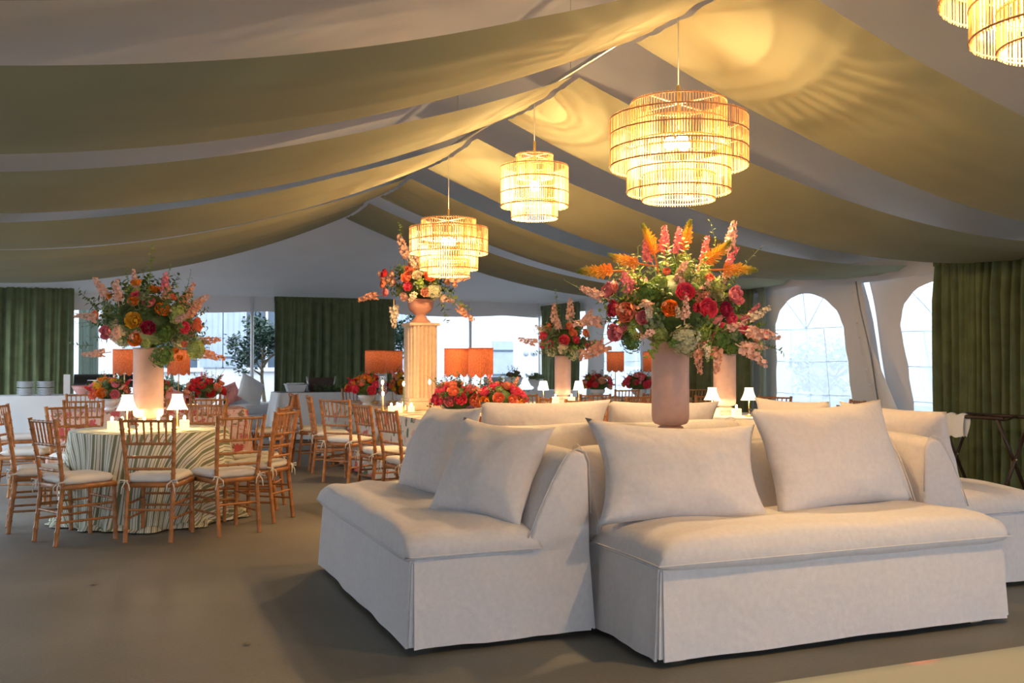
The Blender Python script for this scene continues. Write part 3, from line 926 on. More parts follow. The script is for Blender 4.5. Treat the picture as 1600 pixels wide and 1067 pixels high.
def rect_table(x0, x1, y0, y1, m, tl, cl, h=0.76, flare=0.05, seed=0.0, floor=0.015, folds=3.2, crn=0.0):
    cx, cy = (x0 + x1) / 2, (y0 + y1) / 2; hx, hy = (x1 - x0) / 2, (y1 - y0) / 2
    o = thing('banquet_table', tl, 'table', (cx, cy, 0))
    b = MB(); b.box(-hx + .012, hx - .012, -hy + .012, hy - .012, h - 0.03, h - 0.006); put('tabletop', b.mesh('tabletop', False), 'wood_foot', o)
    for sx in (-1, 1):
        for sy in (-1, 1):
            t = MB(); t.tube([(sx * (hx - .15), sy * (hy - .12), 0), (sx * (hx - .15), sy * (hy - .12), h - 0.03)], 0.018, 7); put('leg', t.mesh('leg'), 'steel', o)
    # cloth: rounded-rectangle loops
    b = MB(); uv = []
    per = []
    rc = 0.04; 
    def loop(ox):
        pts = []
        for (sx, sy, a0) in ((1, -1, -PI / 2), (1, 1, 0), (-1, 1, PI / 2), (-1, -1, PI)):
            for k in range(7):
                a = a0 + PI / 2 * k / 6
                pts.append((sx * (hx - rc) + (rc + ox) * math.cos(a), sy * (hy - rc) + (rc + ox) * math.sin(a), math.cos(a), math.sin(a)))
        out = []
        for i in range(len(pts)):
            p, q = pts[i], pts[(i + 1) % len(pts)]
            d = math.hypot(q[0] - p[0], q[1] - p[1]); k = max(1, int(d / 0.05)) if d > 0.3 else 1
            for j in range(k):
                f = j / k
                out.append(tuple(p[c] + (q[c] - p[c]) * f for c in range(4)))
        return out
    base = loop(0)
    n = len(base)
    s = 0; arc = []
    for i in range(n):
        arc.append(s); s += math.hypot(base[(i + 1) % n][0] - base[i][0], base[(i + 1) % n][1] - base[i][1])
    rows = [0.0, 0.04, 0.1, 0.2, 0.35, 0.5, 0.65, 0.8, 0.92, 1.0]
    for q in rows:
        for i, (x, y, nx, ny) in enumerate(base):
            w = flare * q * (0.5 + 0.5 * math.sin(arc[i] * folds * 4 + 1.5 * math.sin(arc[i] * 2 + seed))) + 0.004 + flare * 0.4 * q
            corner = abs(nx * ny) * 2
            w += corner * crn * q
            b.v.append((x + nx * w, y + ny * w, h + 0.004 - (h - floor) * q))
            uv.append((x + nx * q * h + arc[i] * 0.0, y + ny * q * h))
    for j in range(len(rows) - 1):
        for i in range(n):
            a = j * n + i; c = j * n + (i + 1) % n
            b.f.append((a, a + n, c + n, c))
    b.f.append(tuple(range(n)))
    b.uv = uv
    me = b.mesh('tablecloth'); sharp(me, 60)
    tag(put('tablecloth', me, m, None, (cx, cy, 0)), cl, 'tablecloth')

T1 = (0.33, 9.12)
round_table(*T1, 0.645, 'stripe', 'round table under the green-striped cloth', 'long green and cream striped cloth puddling on the concrete floor', 0.04, 15, 0.5, YAW + 0.15, 0.09)
T6 = (6.15, 9.1)
round_table(*T6, 0.70, 'white_cloth', 'round table with a tall pink vase behind the sofas near the arched windows', 'plain pale cloth on the round table near the arched windows', 0.04, 12, 1.5, 0, 0.03)
T5 = (5.9, 12.7)
round_table(*T5, 0.70, 'white_cloth', 'round table with a tall pink vase and two white lamps near the green corner curtain', 'plain pale cloth on the round table with two white lamps', 0.04, 12, 2.5, 0, 0.03)
KX0, KX1, KY0, KY1 = 2.88, 4.02, 8.25, 14.2
rect_table(KX0, KX1, KY0, KY1, 'floral', 'long banquet table carrying the fluted column', 'cream cloth printed with coral flowers and green leaves on the long table', 0.76, 0.10, 0.3, crn=0.2)
B1 = (-0.62, 1.55, 12.35, 13.25)
rect_table(*B1, 'floral_pink', 'banquet table with orange lamps behind the striped round table', 'dusky pink floral cloth on the table behind the striped round table', 0.76, 0.08, 1.3)
B2 = (6.75, 8.55, 13.55, 14.35)
rect_table(*B2, 'floral', 'banquet table with orange lamps near the green side curtain', 'cream floral cloth on the banquet table near the green side curtain', 0.76, 0.08, 2.3)
BUFL = (-1.5, 0.55, 15.7, 16.45)
rect_table(*BUFL, 'white_cloth', 'buffet table holding stacks of plates', 'plain white cloth on the plate buffet', 0.84, 0.03, 4.3, folds=1.5)
BUFC = (2.62, 4.7, 16.95, 17.75)
rect_table(*BUFC, 'white_cloth', 'serving table with a sign and greenery before the green curtain', 'white cloth flaring to the floor on the serving table with the sign', 0.80, 0.07, 5.3, folds=1.1, crn=0.15)
BUFR = (6.4, 8.2, 17.0, 17.7)
rect_table(*BUFR, 'white_cloth', 'sideboard table holding white footed bowls of dried flowers', 'white cloth on the sideboard table with footed bowls', 0.78, 0.03, 6.3, folds=1.5)

# -- chairs round the tables
def ring(T, angs, rad, lab, grp):
    for a, rr, turn in angs:
        t = math.radians(a)
        x, y = T[0] + rr * math.cos(t), T[1] + rr * math.sin(t)
        f = math.radians(a + 180 + turn)
        chair(x, y, (math.cos(f), math.sin(f)), lab, grp)
g1 = 'gold chairs around the striped round table'
for x, y, fx, fy, lab in (
        (0.36, 8.12, 0.36, 0.93, 'gold bamboo-style chair at the striped table, its back square to the dance floor'),
        (-0.22, 8.24, 0.88, 0.47, 'gold bamboo-style chair turned sideways at the striped table, next to the square-on one'),
        (-0.50, 8.90, 1.0, 0.10, 'gold bamboo-style chair seen edge-on at the striped table, second from the plate buffet'),
        (-0.72, 10.75, 0.96, -0.24, 'gold bamboo-style chair standing apart between the striped table and the plate buffet'),
        (0.86, 8.22, -0.344, 0.937, 'gold bamboo-style chair at the striped table with its back to the sofas'),
        (1.18, 8.72, -0.80, 0.60, 'gold bamboo-style chair at the striped table beside the open aisle'),
        (1.24, 9.42, -0.93, 0.36, 'gold bamboo-style chair at the striped table, aisle side, next to the pink-clothed table'),
        (-0.24, 10.05, 0.5, -0.86, 'gold bamboo-style chair across the striped table from the sofas, plate-buffet side'),
        (0.76, 10.02, -0.45, -0.9, 'gold bamboo-style chair across the striped table from the dance floor, aisle side')):
    chair(x, y, (fx, fy), lab, g1)
g2 = 'gold chairs along the aisle side of the long table'
for x, y, deg, lab in ((2.50, 8.52, 12, 'gold bamboo-style chair at the long table corner closest to the sofas'),
                       (2.52, 9.50, 10, 'gold bamboo-style chair second from the sofas, aisle side of the long table'),
                       (2.50, 11.08, 41, 'gold bamboo-style chair pulled askew on the aisle side of the long table'),
                       (2.50, 12.05, -4, 'gold bamboo-style chair second from the serving table, aisle side of the long table'),
                       (2.46, 12.95, 4, 'gold bamboo-style chair closest to the serving table, aisle side of the long table')):
    f = math.radians(deg)
    chair(x, y, (math.cos(f), math.sin(f)), lab, g2)
for i, y in enumerate((8.95, 9.7, 10.55, 11.5, 12.4, 13.4)):
    f = math.radians(180 + (-8, 6, -5, 4, 0, 3)[i])
    chair(4.40, y, (math.cos(f), math.sin(f)), 'gold bamboo-style chair on the window side of the long table', 'gold chairs along the window side of the long table')
chair(3.45, 14.62, (0, -1), 'gold bamboo-style chair at the serving-table end of the long table', 'gold chairs along the window side of the long table')
g4 = 'gold chairs around the pink-clothed table'
for x in (-0.25, 0.42, 1.05):
    chair(x, 11.98, (0.03, 1), 'gold bamboo-style chair with its back to the striped table, at the pink-clothed table', g4)
for x in (-0.3, 0.5, 1.2):
    chair(x, 13.62, (0.05, -1), 'gold bamboo-style chair behind the pink-clothed table, facing the striped table', g4)
chair(-1.0, 12.8, (1, 0.1), 'gold bamboo-style chair at the plate-buffet end of the pink-clothed table', g4)
chair(1.88, 12.75, (-1, 0.1), 'gold bamboo-style chair at the aisle end of the pink-clothed table', g4)
for a in (224, 262, 300, 338, 110):
    ring(T5, [(a, 1.15, 0)], 0, 'gold bamboo-style chair at the pale round table with two white lamps', 'gold chairs around the round table with two white lamps')
for a in (150, 215, 290, 340, 32, 62, 100):
    ring(T6, [(a, 1.18, 0)], 0, 'gold bamboo-style chair at the pale round table near the arched windows', 'gold chairs around the round table near the arched windows')
for x in (7.05, 7.65, 8.25):
    chair(x, 13.2, (0, 1), 'gold bamboo-style chair at the banquet table near the green side curtain', 'gold chairs at the banquet table by the side curtain')

# ------------------------------------------------------------------ vases, column, plinth ware
def vase(label, x, y, z, h=0.62, r=0.122, m='vase_pink'):
    o = thing('pedestal_vase', label, 'vase', (x, y, z))
    b = MB(); b.lathe([(0.0001, 0), (r * .72, 0), (r * .74, 0.012), (r * .60, 0.03), (r * .55, 0.04)], 36, cap=False); me = b.mesh('vase_foot'); sharp(me, 50)
    put('foot', me, m, o)
    b = MB(); b.lathe([(r * .50, 0.036), (r * .70, 0.052), (r * .74, 0.068), (r * .66, 0.085), (r * .50, 0.094)], 36, cap=False); put('collar', b.mesh('vase_collar'), m, o)
    b = MB(); b.lathe([(r * .5, 0.092), (r * .86, 0.105), (r * .97, 0.125), (r, 0.155), (r, 0.3), (r, h - 0.02), (r * 1.03, h), (r * .96, h), (r * .93, h - 0.04), (r * .9, 0.2)], 40, cap=False)
    put('body', b.mesh('vase_body'), m, o)
    return o
vase('tall pink cylinder vase on the plinth between the sofas', CX, CY, 0.853, 0.62, 0.118)
vase('tall pink cylinder vase on the striped round table', T1[0] - 0.02, T1[1], 0.763, 0.70, 0.125)
vase('tall pink cylinder vase on the round table with two white lamps', T5[0], T5[1], 0.763, 0.66, 0.115)
vase('tall pink cylinder vase on the round table near the arched windows', T6[0], T6[1], 0.763, 0.66, 0.12)
# fluted column on the long table
COL = (3.46, 11.5)
co = thing('fluted_column', 'cream fluted octagonal column standing on the long table', 'column', (*COL, 0.764))
b = MB(); b.box(-0.205, 0.205, -0.205, 0.205, 0.0, 0.10); put('base_block', bevel_mesh(b.mesh('base_block'), 0.012), 'wicker_cream', co)
b = MB(); b.box(-0.19, 0.19, -0.19, 0.19, 0.10, 0.14); put('base_step', bevel_mesh(b.mesh('base_step'), 0.01), 'wicker_cream', co)
# eight ribbed faces
b = MB(); a8 = 0.155
outl = []
cf = 0.055
corners = [(a8, -a8 + cf), (a8, a8 - cf), (a8 - cf, a8), (-a8 + cf, a8), (-a8, a8 - cf), (-a8, -a8 + cf), (-a8 + cf, -a8), (a8 - cf, -a8)]
for i in range(8):
    p, q = Vector(corners[i]), Vector(corners[(i + 1) % 8]); L = (q - p).length; nr = max(2, round(L / 0.045)); n_ = Vector(((q - p).y, -(q - p).x)).normalized()
    for k in range(nr * 8):
        f = k / (nr * 8); d = abs(math.sin(f * nr * PI))
        pt = p.lerp(q, f) + n_ * (0.028 * d)
        outl.append(pt)
for z in (0.14, 0.5, 1.0): 
    for p in outl: b.v.append((p.x, p.y, z))
n_ = len(outl)
for j in range(2):
    for i in range(n_):
        a = j * n_ + i; c = j * n_ + (i + 1) % n_
        b.f.append((a, c, c + n_, a + n_))
me = b.mesh('fluted_shaft'); sharp(me, 60); put('shaft', me, 'wicker_cream', co)
b = MB(); b.box(-0.19, 0.19, -0.19, 0.19, 1.0, 1.035); put('cap', bevel_mesh(b.mesh('cap'), 0.01), 'wicker_cream', co)
b = MB(); b.lathe([(0.0001, 0), (0.12, 0), (0.12, 0.02), (0.085, 0.05), (0.06, 0.09), (0.075, 0.11), (0.13, 0.15), (0.155, 0.21), (0.155, 0.27), (0.17, 0.285), (0.15, 0.285), (0.13, 0.2), (0.0001, 0.15)], 36, cap=False)
urn = thing('terracotta_urn', 'pink terracotta urn on top of the fluted column', 'urn', (*COL, 0.764 + 1.036))
put('urn_body', b.mesh('urn'), 'terracotta', urn)
b = MB(); b.torus(0.162, 0.012, 0.275, 36, 6); put('rim', b.mesh('urn_rim'), 'terracotta', urn)

# ------------------------------------------------------------------ flowers
def petal_fn(L, W, cup, curl, tip=1.0):
    """petal in local frame: grows along +Z from the origin, faces -Y, cupped"""
    def fn(u, v):
        s = u * 2 - 1
        w = W * math.sin(PI * min(0.96, 0.12 + 0.80 * v) ** 0.8) ** 0.7
        y = -cup * (1 - s * s) * math.sin(PI * min(1, v * .9)) + curl * v ** 3
        return Vector((s * w * 0.5, y - cup * 0.0, L * v - 0.10 * L * s * s * v))
    return fn
def rose_mesh(name, layers, seed):
    """cupped garden bloom: petals are patches of nested globes, opening wider outwards; opens along +Z"""
    r_ = random.Random(seed); b = MB()
    for (n, rho, top, wide, flare) in layers:
        off = r_.random() * 6.28
        for k in range(n):
            t0 = off + 2 * PI * k / n + r_.uniform(-.12, .12)
            tp = math.radians(top + r_.uniform(-6, 6)); w = math.radians(wide); rr = rho * r_.uniform(.95, 1.05)
            def fn(u, v):
                s_ = u * 2 - 1
                th = math.radians(150) - v * (math.radians(150) - tp) * (1 - .22 * abs(s_) ** 2.4)
                az = t0 + s_ * w / 2 * math.sin(PI * min(1, .25 + .6 * v)) 
                q = rr * (1 + flare * v ** 5 + .06 * abs(s_) ** 2)
                return (q * math.sin(th) * math.cos(az), q * math.sin(th) * math.sin(az), q * math.cos(th) * .9)
            b.grid(fn, 4, 5)
    return b.mesh(name)
ROSE = [rose_mesh('rose_%d' % i, [(3, .014, 22, 150, .0), (4, .021, 36, 130, .05), (5, .028, 47, 115, .08), (6, .036, 58, 100, .12), (7, .044, 70, 90, .18)], i) for i in range(3)]
RANUN = [rose_mesh('ranunculus_%d' % i, [(3, .010, 20, 150, .0), (4, .016, 28, 130, .02), (5, .022, 36, 118, .03), (6, .028, 46, 105, .05), (7, .034, 58, 95, .1)], 10 + i) for i in range(2)]
BUD = rose_mesh('bud', [(3, .006, 20, 150, 0), (4, .011, 40, 120, .1)], 30)
def floret_cluster(name, n, rad, sz, seed, squash=0.8):
    r_ = random.Random(seed); b = MB()
    for i in range(n):
        z = 1 - 1.75 * (i + 0.5) / n; t = i * 2.39996
        rr = math.sqrt(max(0, 1 - z * z))
        d = Vector((rr * math.cos(t), rr * math.sin(t), z))
        p = Vector((d.x, d.y, d.z * squash)) * rad * r_.uniform(.62, 1.12) * (1 + .35 * noise.noise(d * 2.3 + Vector((seed, 0, 0))))
        q = d.to_track_quat('Z', 'Y').to_matrix().to_4x4(); M_ = Matrix.Translation(p) @ q @ Matrix.Rotation(r_.random() * 6, 4, 'Z')
        for k in range(4):
            a = k * PI / 2
            c, s = math.cos(a), math.sin(a)
            pts = [Vector((0, 0, 0)), Vector((c * sz - s * sz * .7, s * sz + c * sz * .7, sz * .25)) * .75, Vector((c, s, 0.22)) * sz * 1.15, Vector((c * sz + s * sz * .7, s * sz - c * sz * .7, sz * .25)) * .75]
            b.add([M_ @ p_ for p_ in pts], [(0, 1, 2, 3)])
    return b.mesh(name, False)
HYDR = [floret_cluster('hydrangea_%d' % i, 150, 0.075, 0.0165, i) for i in range(2)]
VIBUR = [floret_cluster('viburnum_%d' % i, 150, 0.055, 0.0105, 20 + i) for i in range(2)]
def spike(name, n, L, r0, r1, sz, seed, bend=0.0):
    r_ = random.Random(seed); b = MB()
    path = lambda f: Vector((bend * f * f, 0, L * f))
    b.tube([path(f) for f in (0, .25, .5, .75, 1)], [0.004, 0.004, 0.003, 0.003, 0.0015], 5)
    for i in range(n):
        f = 0.22 + 0.76 * i / n; t = i * 2.4
        rr = (r0 + (r1 - r0) * ((f - .22) / .78) ** 1.2)
        d = Vector((math.cos(t), math.sin(t), 0.35)).normalized()
        p = path(f) + d * rr * 0.6
        q = d.to_track_quat('Z', 'Y').to_matrix().to_4x4(); M_ = Matrix.Translation(p) @ q @ Matrix.Rotation(r_.random() * 6, 4, 'Z')
        s = sz * (0.6 + 0.4 * (1 - f)) * r_.uniform(.7, 1.2) * (0.5 + rr / r0 * 0.5)
        for k in range(5):
            a = k * 2 * PI / 5; c, sn = math.cos(a), math.sin(a)
            pts = [Vector((0, 0, 0)), Vector((c - sn * .75, sn + c * .75, .55)) * s * .72, Vector((c, sn, .5 + .4 * (k % 2))) * s * 1.05, Vector((c + sn * .75, sn - c * .75, .55)) * s * .72]
            b.add([M_ @ p_ for p_ in pts], [(0, 1, 2, 3)])
    return b.mesh(name, False)
STOCK = [spike('stock_%d' % i, 22, 0.23, 0.034, 0.014, 0.027, i, 0.02 * i) for i in range(3)]
def foxtail(name, L, seed):
    r_ = random.Random(seed); b = MB()
    path = lambda f: Vector((0.05 * f * f, 0, L * f))
    b.tube([path(f) for f in (0, .25, .5, .75, 1)], [0.006, 0.006, 0.005, 0.004, 0.002], 6)
    n = 260
    for i in range(n):
        f = 0.34 + 0.64 * i / n; t = i * 2.4
        g = (f - .34) / .66
        rr = 0.034 * min(1, (1 - g) * 1.9) ** 0.8 + 0.006
        d = Vector((math.cos(t), math.sin(t), 0.5 + g)).normalized(); p = path(f)
        tip = p + d * rr * r_.uniform(.55, 1.35); side = d.cross(Vector((0, 0, 1))).normalized() * 0.0022
        b.add([p, tip - side - d * 0.004, tip + d * 0.006, tip + side - d * 0.004], [(0, 1, 2, 3)])
        u2 = d.cross(side).normalized() * 0.0026
        b.add([p, tip - u2, tip + d * 0.005, tip + u2], [(0, 1, 2, 3)])
    return b.mesh(name, False)
def foxtail_mat():
    m, nt, p = new_mat('foxtail_petals')
    tc = N(nt, 'ShaderNodeTexCoord'); sp = N(nt, 'ShaderNodeSeparateXYZ'); nt.links.new(tc.outputs['Object'], sp.inputs[0])
    r = N(nt, 'ShaderNodeValToRGB'); e = r.color_ramp.elements
    mr = N(nt, 'ShaderNodeMapRange'); mr.inputs['From Max'].default_value = 0.3; nt.links.new(sp.outputs['Z'], mr.inputs['Value'])
    e[0].position = 0.3; e[0].color = (0.86, 0.25, 0.05, 1); e[1].position = 0.95; e[1].color = (0.28, 0.32, 0.07, 1)
    x = e.new(0.55); x.color = (0.90, 0.42, 0.04, 1); x = e.new(0.75); x.color = (0.85, 0.55, 0.08, 1)
    nt.links.new(mr.outputs[0], r.inputs['Fac']); nt.links.new(r.outputs[0], p.inputs['Base Color']); p.inputs['Roughness'].default_value = 0.6
    return m
M['foxtail'] = foxtail_mat()
FOX = [foxtail('foxtail_%d' % i, 0.30, i) for i in range(2)]
def sprig(name, n, L, lw, ll, seed, bend=0.05, round_=False):
    r_ = random.Random(seed); b = MB()
    path = lambda f: Vector((bend * f * f, 0, L * f))
    b.tube([path(f) for f in (0, .3, .6, 1)], [0.003, 0.003, 0.002, 0.001], 4)
    for i in range(n):
        f = 0.18 + 0.82 * i / max(1, n - 1); t = i * 2.4 + r_.random()
        d = Vector((math.cos(t), math.sin(t), 0.55)).normalized(); s = d.cross(Vector((0, 0, 1))).normalized(); up = s.cross(d)
        p = path(f); l_ = ll * r_.uniform(.7, 1.15) * (1 - 0.35 * f); w = lw * (1 - 0.3 * f)
        pts = [p, p + d * l_ * .35 - s * w * .5, p + d * l_ * .75 - s * w * .38 - up * l_ * .08, p + d * l_ - up * l_ * .16,
               p + d * l_ * .75 + s * w * .38 - up * l_ * .08, p + d * l_ * .35 + s * w * .5, p + d * l_ * .5 + up * w * .14]
        b.add(pts, [(0, 1, 6), (1, 2, 6), (2, 3, 6), (3, 4, 6), (4, 5, 6), (5, 0, 6)])
    return b.mesh(name, False)
SPRIG = [sprig('leaf_sprig_%d' % i, 11, 0.20, 0.034, 0.066, i) for i in range(3)]
BELLS = sprig('bell_spray', 16, 0.30, 0.036, 0.036, 9, 0.02)
TWIG = sprig('twig', 9, 0.24, 0.010, 0.05, 12, 0.06)

def along(d):
    return Vector(d).normalized().to_track_quat('Z', 'Y')
def stick(name, me, m, parent, p, d, sc=1.0, spin=None):
    o = put(name, me, m, parent, p)
    q = along(d)
    from mathutils import Quaternion
    q = q @ Quaternion((0, 0, 1), rng.random() * 6.28 if spin is None else spin)
    o.rotation_mode = 'QUATERNION'; o.rotation_quaternion = q
    o.scale = (sc, sc, sc)
    return o
KINDS = {'rose': (lambda: rng.choice(ROSE), 'rose'), 'ran': (lambda: rng.choice(RANUN), 'ranunculus'), 'hyd': (lambda: rng.choice(HYDR), 'hydrangea'),
         'vib': (lambda: rng.choice(VIBUR), 'viburnum_cluster'), 'stock': (lambda: rng.choice(STOCK), 'stock_spike'), 'fox': (lambda: rng.choice(FOX), 'foxtail_lily'),
         'sprig': (lambda: rng.choice(SPRIG), 'leaf_sprig'), 'bell': (lambda: BELLS, 'bell_spray'), 'bud': (lambda: BUD, 'bud'), 'twig': (lambda: TWIG, 'leafy_twig')}
def core_mesh(rx, rz, seed):
    b = MB(); b.sphere((0, 0, 0), 1, 14, 9)
    b.v = [tuple(Vector(v) * (1 + 0.18 * noise.noise(Vector(v) * 2.2 + Vector((seed, 0, 0))))) for v in b.v]
    b.v = [(v[0] * rx, v[1] * rx, v[2] * rz) for v in b.v]
    return b.mesh('moss_core')
def bouquet(label, x, y, z, rx, rz, fills, hand=(), zmin=-0.55, seed=1, core=0.55, group=None, name='flower_arrangement'):
    """z: level of the vase rim; ellipsoid centred a little above; fills: (kind, material, count, size, depth)"""
    global rng
    rng = random.Random(seed)
    o = thing(name, label, 'flower arrangement', (x, y, z), group=group)
    c = Vector((0, 0, rz * 0.62))
    put('moss_core', core_mesh(rx * core, rz * core, seed), 'leaf', o, c)
    s = MB(); s.tube([(0, 0, -0.05), (0, 0, rz * 0.4)], [0.06, 0.09], 10); put('stem_bundle', s.mesh('stem_bundle'), 'stem', o)
    # camera-facing basis for the hand-placed blooms: right, towards the front of the tent, up
    f = Vector((-x, -y, 0)).normalized(); r = Vector((-f.y, f.x, 0))
    used = []
    for kind, m, dx, dz, dep, size, *dr in hand:
        p = r * dx + f * dep + Vector((0, 0, dz))
        d = (r * dr[0][0] + f * dr[0][2] + Vector((0, 0, dr[0][1]))) if dr else (p - c * 0.7)
        fn, nm = KINDS[kind]
        stick(nm, fn(), m, o, p, d, size)
        used.append((p, 0.05 * size if kind in ('rose', 'ran') else 0.07 * size))
    for kind, m, n, size, depth in fills:
        fn, nm = KINDS[kind]
        for i in range(n):
            for tr in range(12):
                zz = rng.uniform(zmin, 1.0); t = rng.uniform(0, 2 * PI); q = math.sqrt(max(0, 1 - zz * zz))
                d = Vector((q * math.cos(t), q * math.sin(t), zz))
                p = c + Vector((d.x * rx, d.y * rx, d.z * rz)) * depth * rng.uniform(.9, 1.06)
                rad = (0.045 if kind in ('rose', 'ran', 'hyd', 'vib') else 0.012) * size
                if all((p - u).length > rad + ur for u, ur in used): break
            else:
                if kind in ('rose', 'ran', 'hyd'): continue
            if kind in ('rose', 'ran', 'hyd', 'vib'): used.append((p, rad))
            nd = Vector((d.x / rx, d.y / rx, d.z / rz + 0.25 / rz)).normalized()
            stick(nm, fn(), m if isinstance(m, str) else rng.choice(m), o, p, nd, size * rng.uniform(.85, 1.12))
    return o

# hero arrangement on the plinth: blooms read off the arrangement itself (offsets in metres from the rim)
def H(cx_, cy_):            # crop pixels -> metres right of / above the rim
    return ((cx_ - 485) / 2.965 / 247.4, (612 - cy_) / 2.965 / 247.4)
hero = []
def hp(kind, m, cx_, cy_, dep, size, dr=None):
    dx, dz = H(cx_, cy_)
    hero.append((kind, 'f_' + m if 'f_' + m in M else m, dx, dz, dep, size) + ((dr,) if dr else ()))
for a in (('rose', 'hot', 550, 395, .36, 1.15), ('rose', 'hot', 648, 468, .37, 1.2), ('rose', 'pink', 775, 408, .28, 1.15), ('rose', 'coral', 290, 480, .32, 1.25),
          ('rose', 'hot', 228, 460, .22, 1.05), ('rose', 'pink', 240, 572, .30, 1.1), ('rose', 'orange', 483, 465, .38, 1.0), ('rose', 'pink', 198, 372, .18, 1.0),
          ('rose', 'pink', 368, 505, .34, 0.9), ('rose', 'magenta', 730, 470, .28, 0.95), ('rose', 'hot', 755, 515, .26, .85), ('ran', 'hot', 912, 583, .08, .75),
          ('ran', 'coral', 658, 328, .28, .8), ('ran', 'coral', 470, 300, .30, .7), ('ran', 'hot', 600, 465, .36, .8),
          ('hyd', 'hydr', 556, 605, .28, 1.15), ('vib', 'green', 312, 605, .26, 1.25), ('vib', 'green', 385, 390, .30, 1.25), ('vib', 'green', 705, 608, .24, 1.2),
          ('vib', 'lime', 560, 300, .26, .95), ('vib', 'lime', 640, 310, .22, .85), ('vib', 'lime', 310, 330, .22, .9), ('vib', 'lime', 690, 360, .24, .9), ('vib', 'leaf_light', 440, 350, .24, .9), ('hyd', 'lime', 545, 235, .12, .6)):
    hp(*a)
for a in (('stock', 'blush', 420, 560, .36, .62, (-.3, -.2, .5)), ('stock', 'blush', 545, 540, .36, .75, (.1, .9, .4)), ('stock', 'cream', 405, 530, .34, .7, (-.2, 1, .5)),
          ('stock', 'peach', 240, 600, .26, 1.1, (-1, -.55, .1)), ('stock', 'blush', 215, 520, .2, 1.0, (-1, .1, .1)), ('stock', 'blush', 215, 420, .2, .9, (-.6, .25, .2)),
          ('stock', 'blush', 780, 560, .24, 1.1, (1, -.15, .1)), ('stock', 'blush', 770, 620, .2, 1.0, (1, -.6, .1)), ('stock', 'peach', 690, 600, .26, .9, (.1, -1, .3)), ('stock', 'peach', 610, 620, .28, .8, (-.1, -1, .3)),
          ('stock', 'cream', 800, 520, .22, .8, (1, .3, .2)), ('stock', 'pink', 300, 420, .28, .7, (-.2, 1, .4)), ('stock', 'blush', 720, 560, .3, .7, (.5, .2, .6)),
          ('stock', 'pink', 460, 235, .1, .95, (0, 1, 0)), ('stock', 'pink', 520, 235, .1, .9, (.05, 1, 0)), ('stock', 'pink', 385, 270, .1, .8, (-.1, 1, .1)),
          ('stock', 'pink', 635, 270, .1, .85, (.05, 1, 0)), ('stock', 'blush', 742, 225, .1, 1.0, (.2, 1, 0)), ('stock', 'pink', 735, 290, .12, .7, (.3, 1, 0)),
          ('fox', 'foxtail', 432, 290, .1, 1.05, (-.16, 1, .05)), ('fox', 'foxtail', 535, 260, .08, .95, (.16, 1, 0)), ('fox', 'foxtail', 320, 290, .18, 1.15, (-1, .02, .1)), ('fox', 'foxtail', 420, 265, .12, 1.0, (-1, .12, .1)),
          ('fox', 'foxtail', 560, 305, .16, 1.1, (1, .62, .1)), ('fox', 'foxtail', 635, 290, .2, 1.05, (1, .03, .1)),
          ('sprig', 'leaf', 430, 520, .3, .8, (0, .3, 1)), ('sprig', 'leaf', 600, 520, .3, .8, (.3, -.2, 1)), ('twig', 'leaf_dusty', 200, 420, .1, 1.2, (-1, .4, 0)), ('twig', 'leaf_dusty', 780, 330, .05, 1.1, (.5, 1, 0)), ('twig', 'leaf_light', 690, 240, .05, 1.0, (.1, 1, 0))):
    hp(*a[:6], a[6])
for a in (('sprig', 'leaf_light', 470, 300, .2, .9, (-.1, 1, .3)), ('sprig', 'leaf_light', 560, 290, .2, .9, (.1, 1, .3)), ('sprig', 'leaf_light', 620, 330, .26, .8, (.3, .6, .6)), ('sprig', 'leaf_light', 350, 350, .24, .8, (-.4, .6, .5)),
          ('sprig', 'leaf_light', 430, 600, .22, .8, (-.2, -.6, 1)), ('sprig', 'leaf', 500, 590, .22, .9, (0, -.5, 1)), ('sprig', 'leaf_light', 640, 600, .24, .8, (.2, -.6, .8)), ('hyd', 'f_lime', 440, 575, .2, .7), ('vib', 'leaf_light', 620, 580, .26, .9),
          ('stock', 'f_cream', 520, 500, .3, .6, (0, .2, 1)), ('sprig', 'leaf_light', 330, 540, .28, .8, (-.3, -.2, 1)), ('sprig', 'leaf_dusty', 850, 600, .1, 1.0, (1, -.4, .1)), ('sprig', 'leaf', 180, 600, .1, 1.0, (-1, -.4, .1)), ('stock', 'f_cream', 640, 620, .28, .6, (.2, -.6, .8))):
    hp(*a[:6], *(a[6:7]))
GREENS = ['leaf', 'leaf_light', 'leaf_dusty']
bouquet('wild arrangement with orange foxtail lilies and hot pink roses between the sofas', CX, CY, 1.468, 0.42, 0.34,
        [('sprig', GREENS, 74, 0.95, 0.62), ('vib', ['f_green', 'leaf_light', 'f_lime'], 14, 0.9, 0.74), ('hyd', ['f_hydr', 'f_lime'], 4, 1.0, 0.8), ('rose', ['f_hot', 'f_pink', 'f_coral'], 8, 1.05, 0.95),
         ('stock', ['f_blush', 'f_peach', 'f_pink'], 14, 0.85, 0.72), ('bud', ['f_lime', 'f_cream', 'f_peach'], 22, 1.2, 1.0), ('twig', ['leaf_dusty', 'leaf'], 14, 1.0, 0.75)], hero, seed=3, core=0.62)

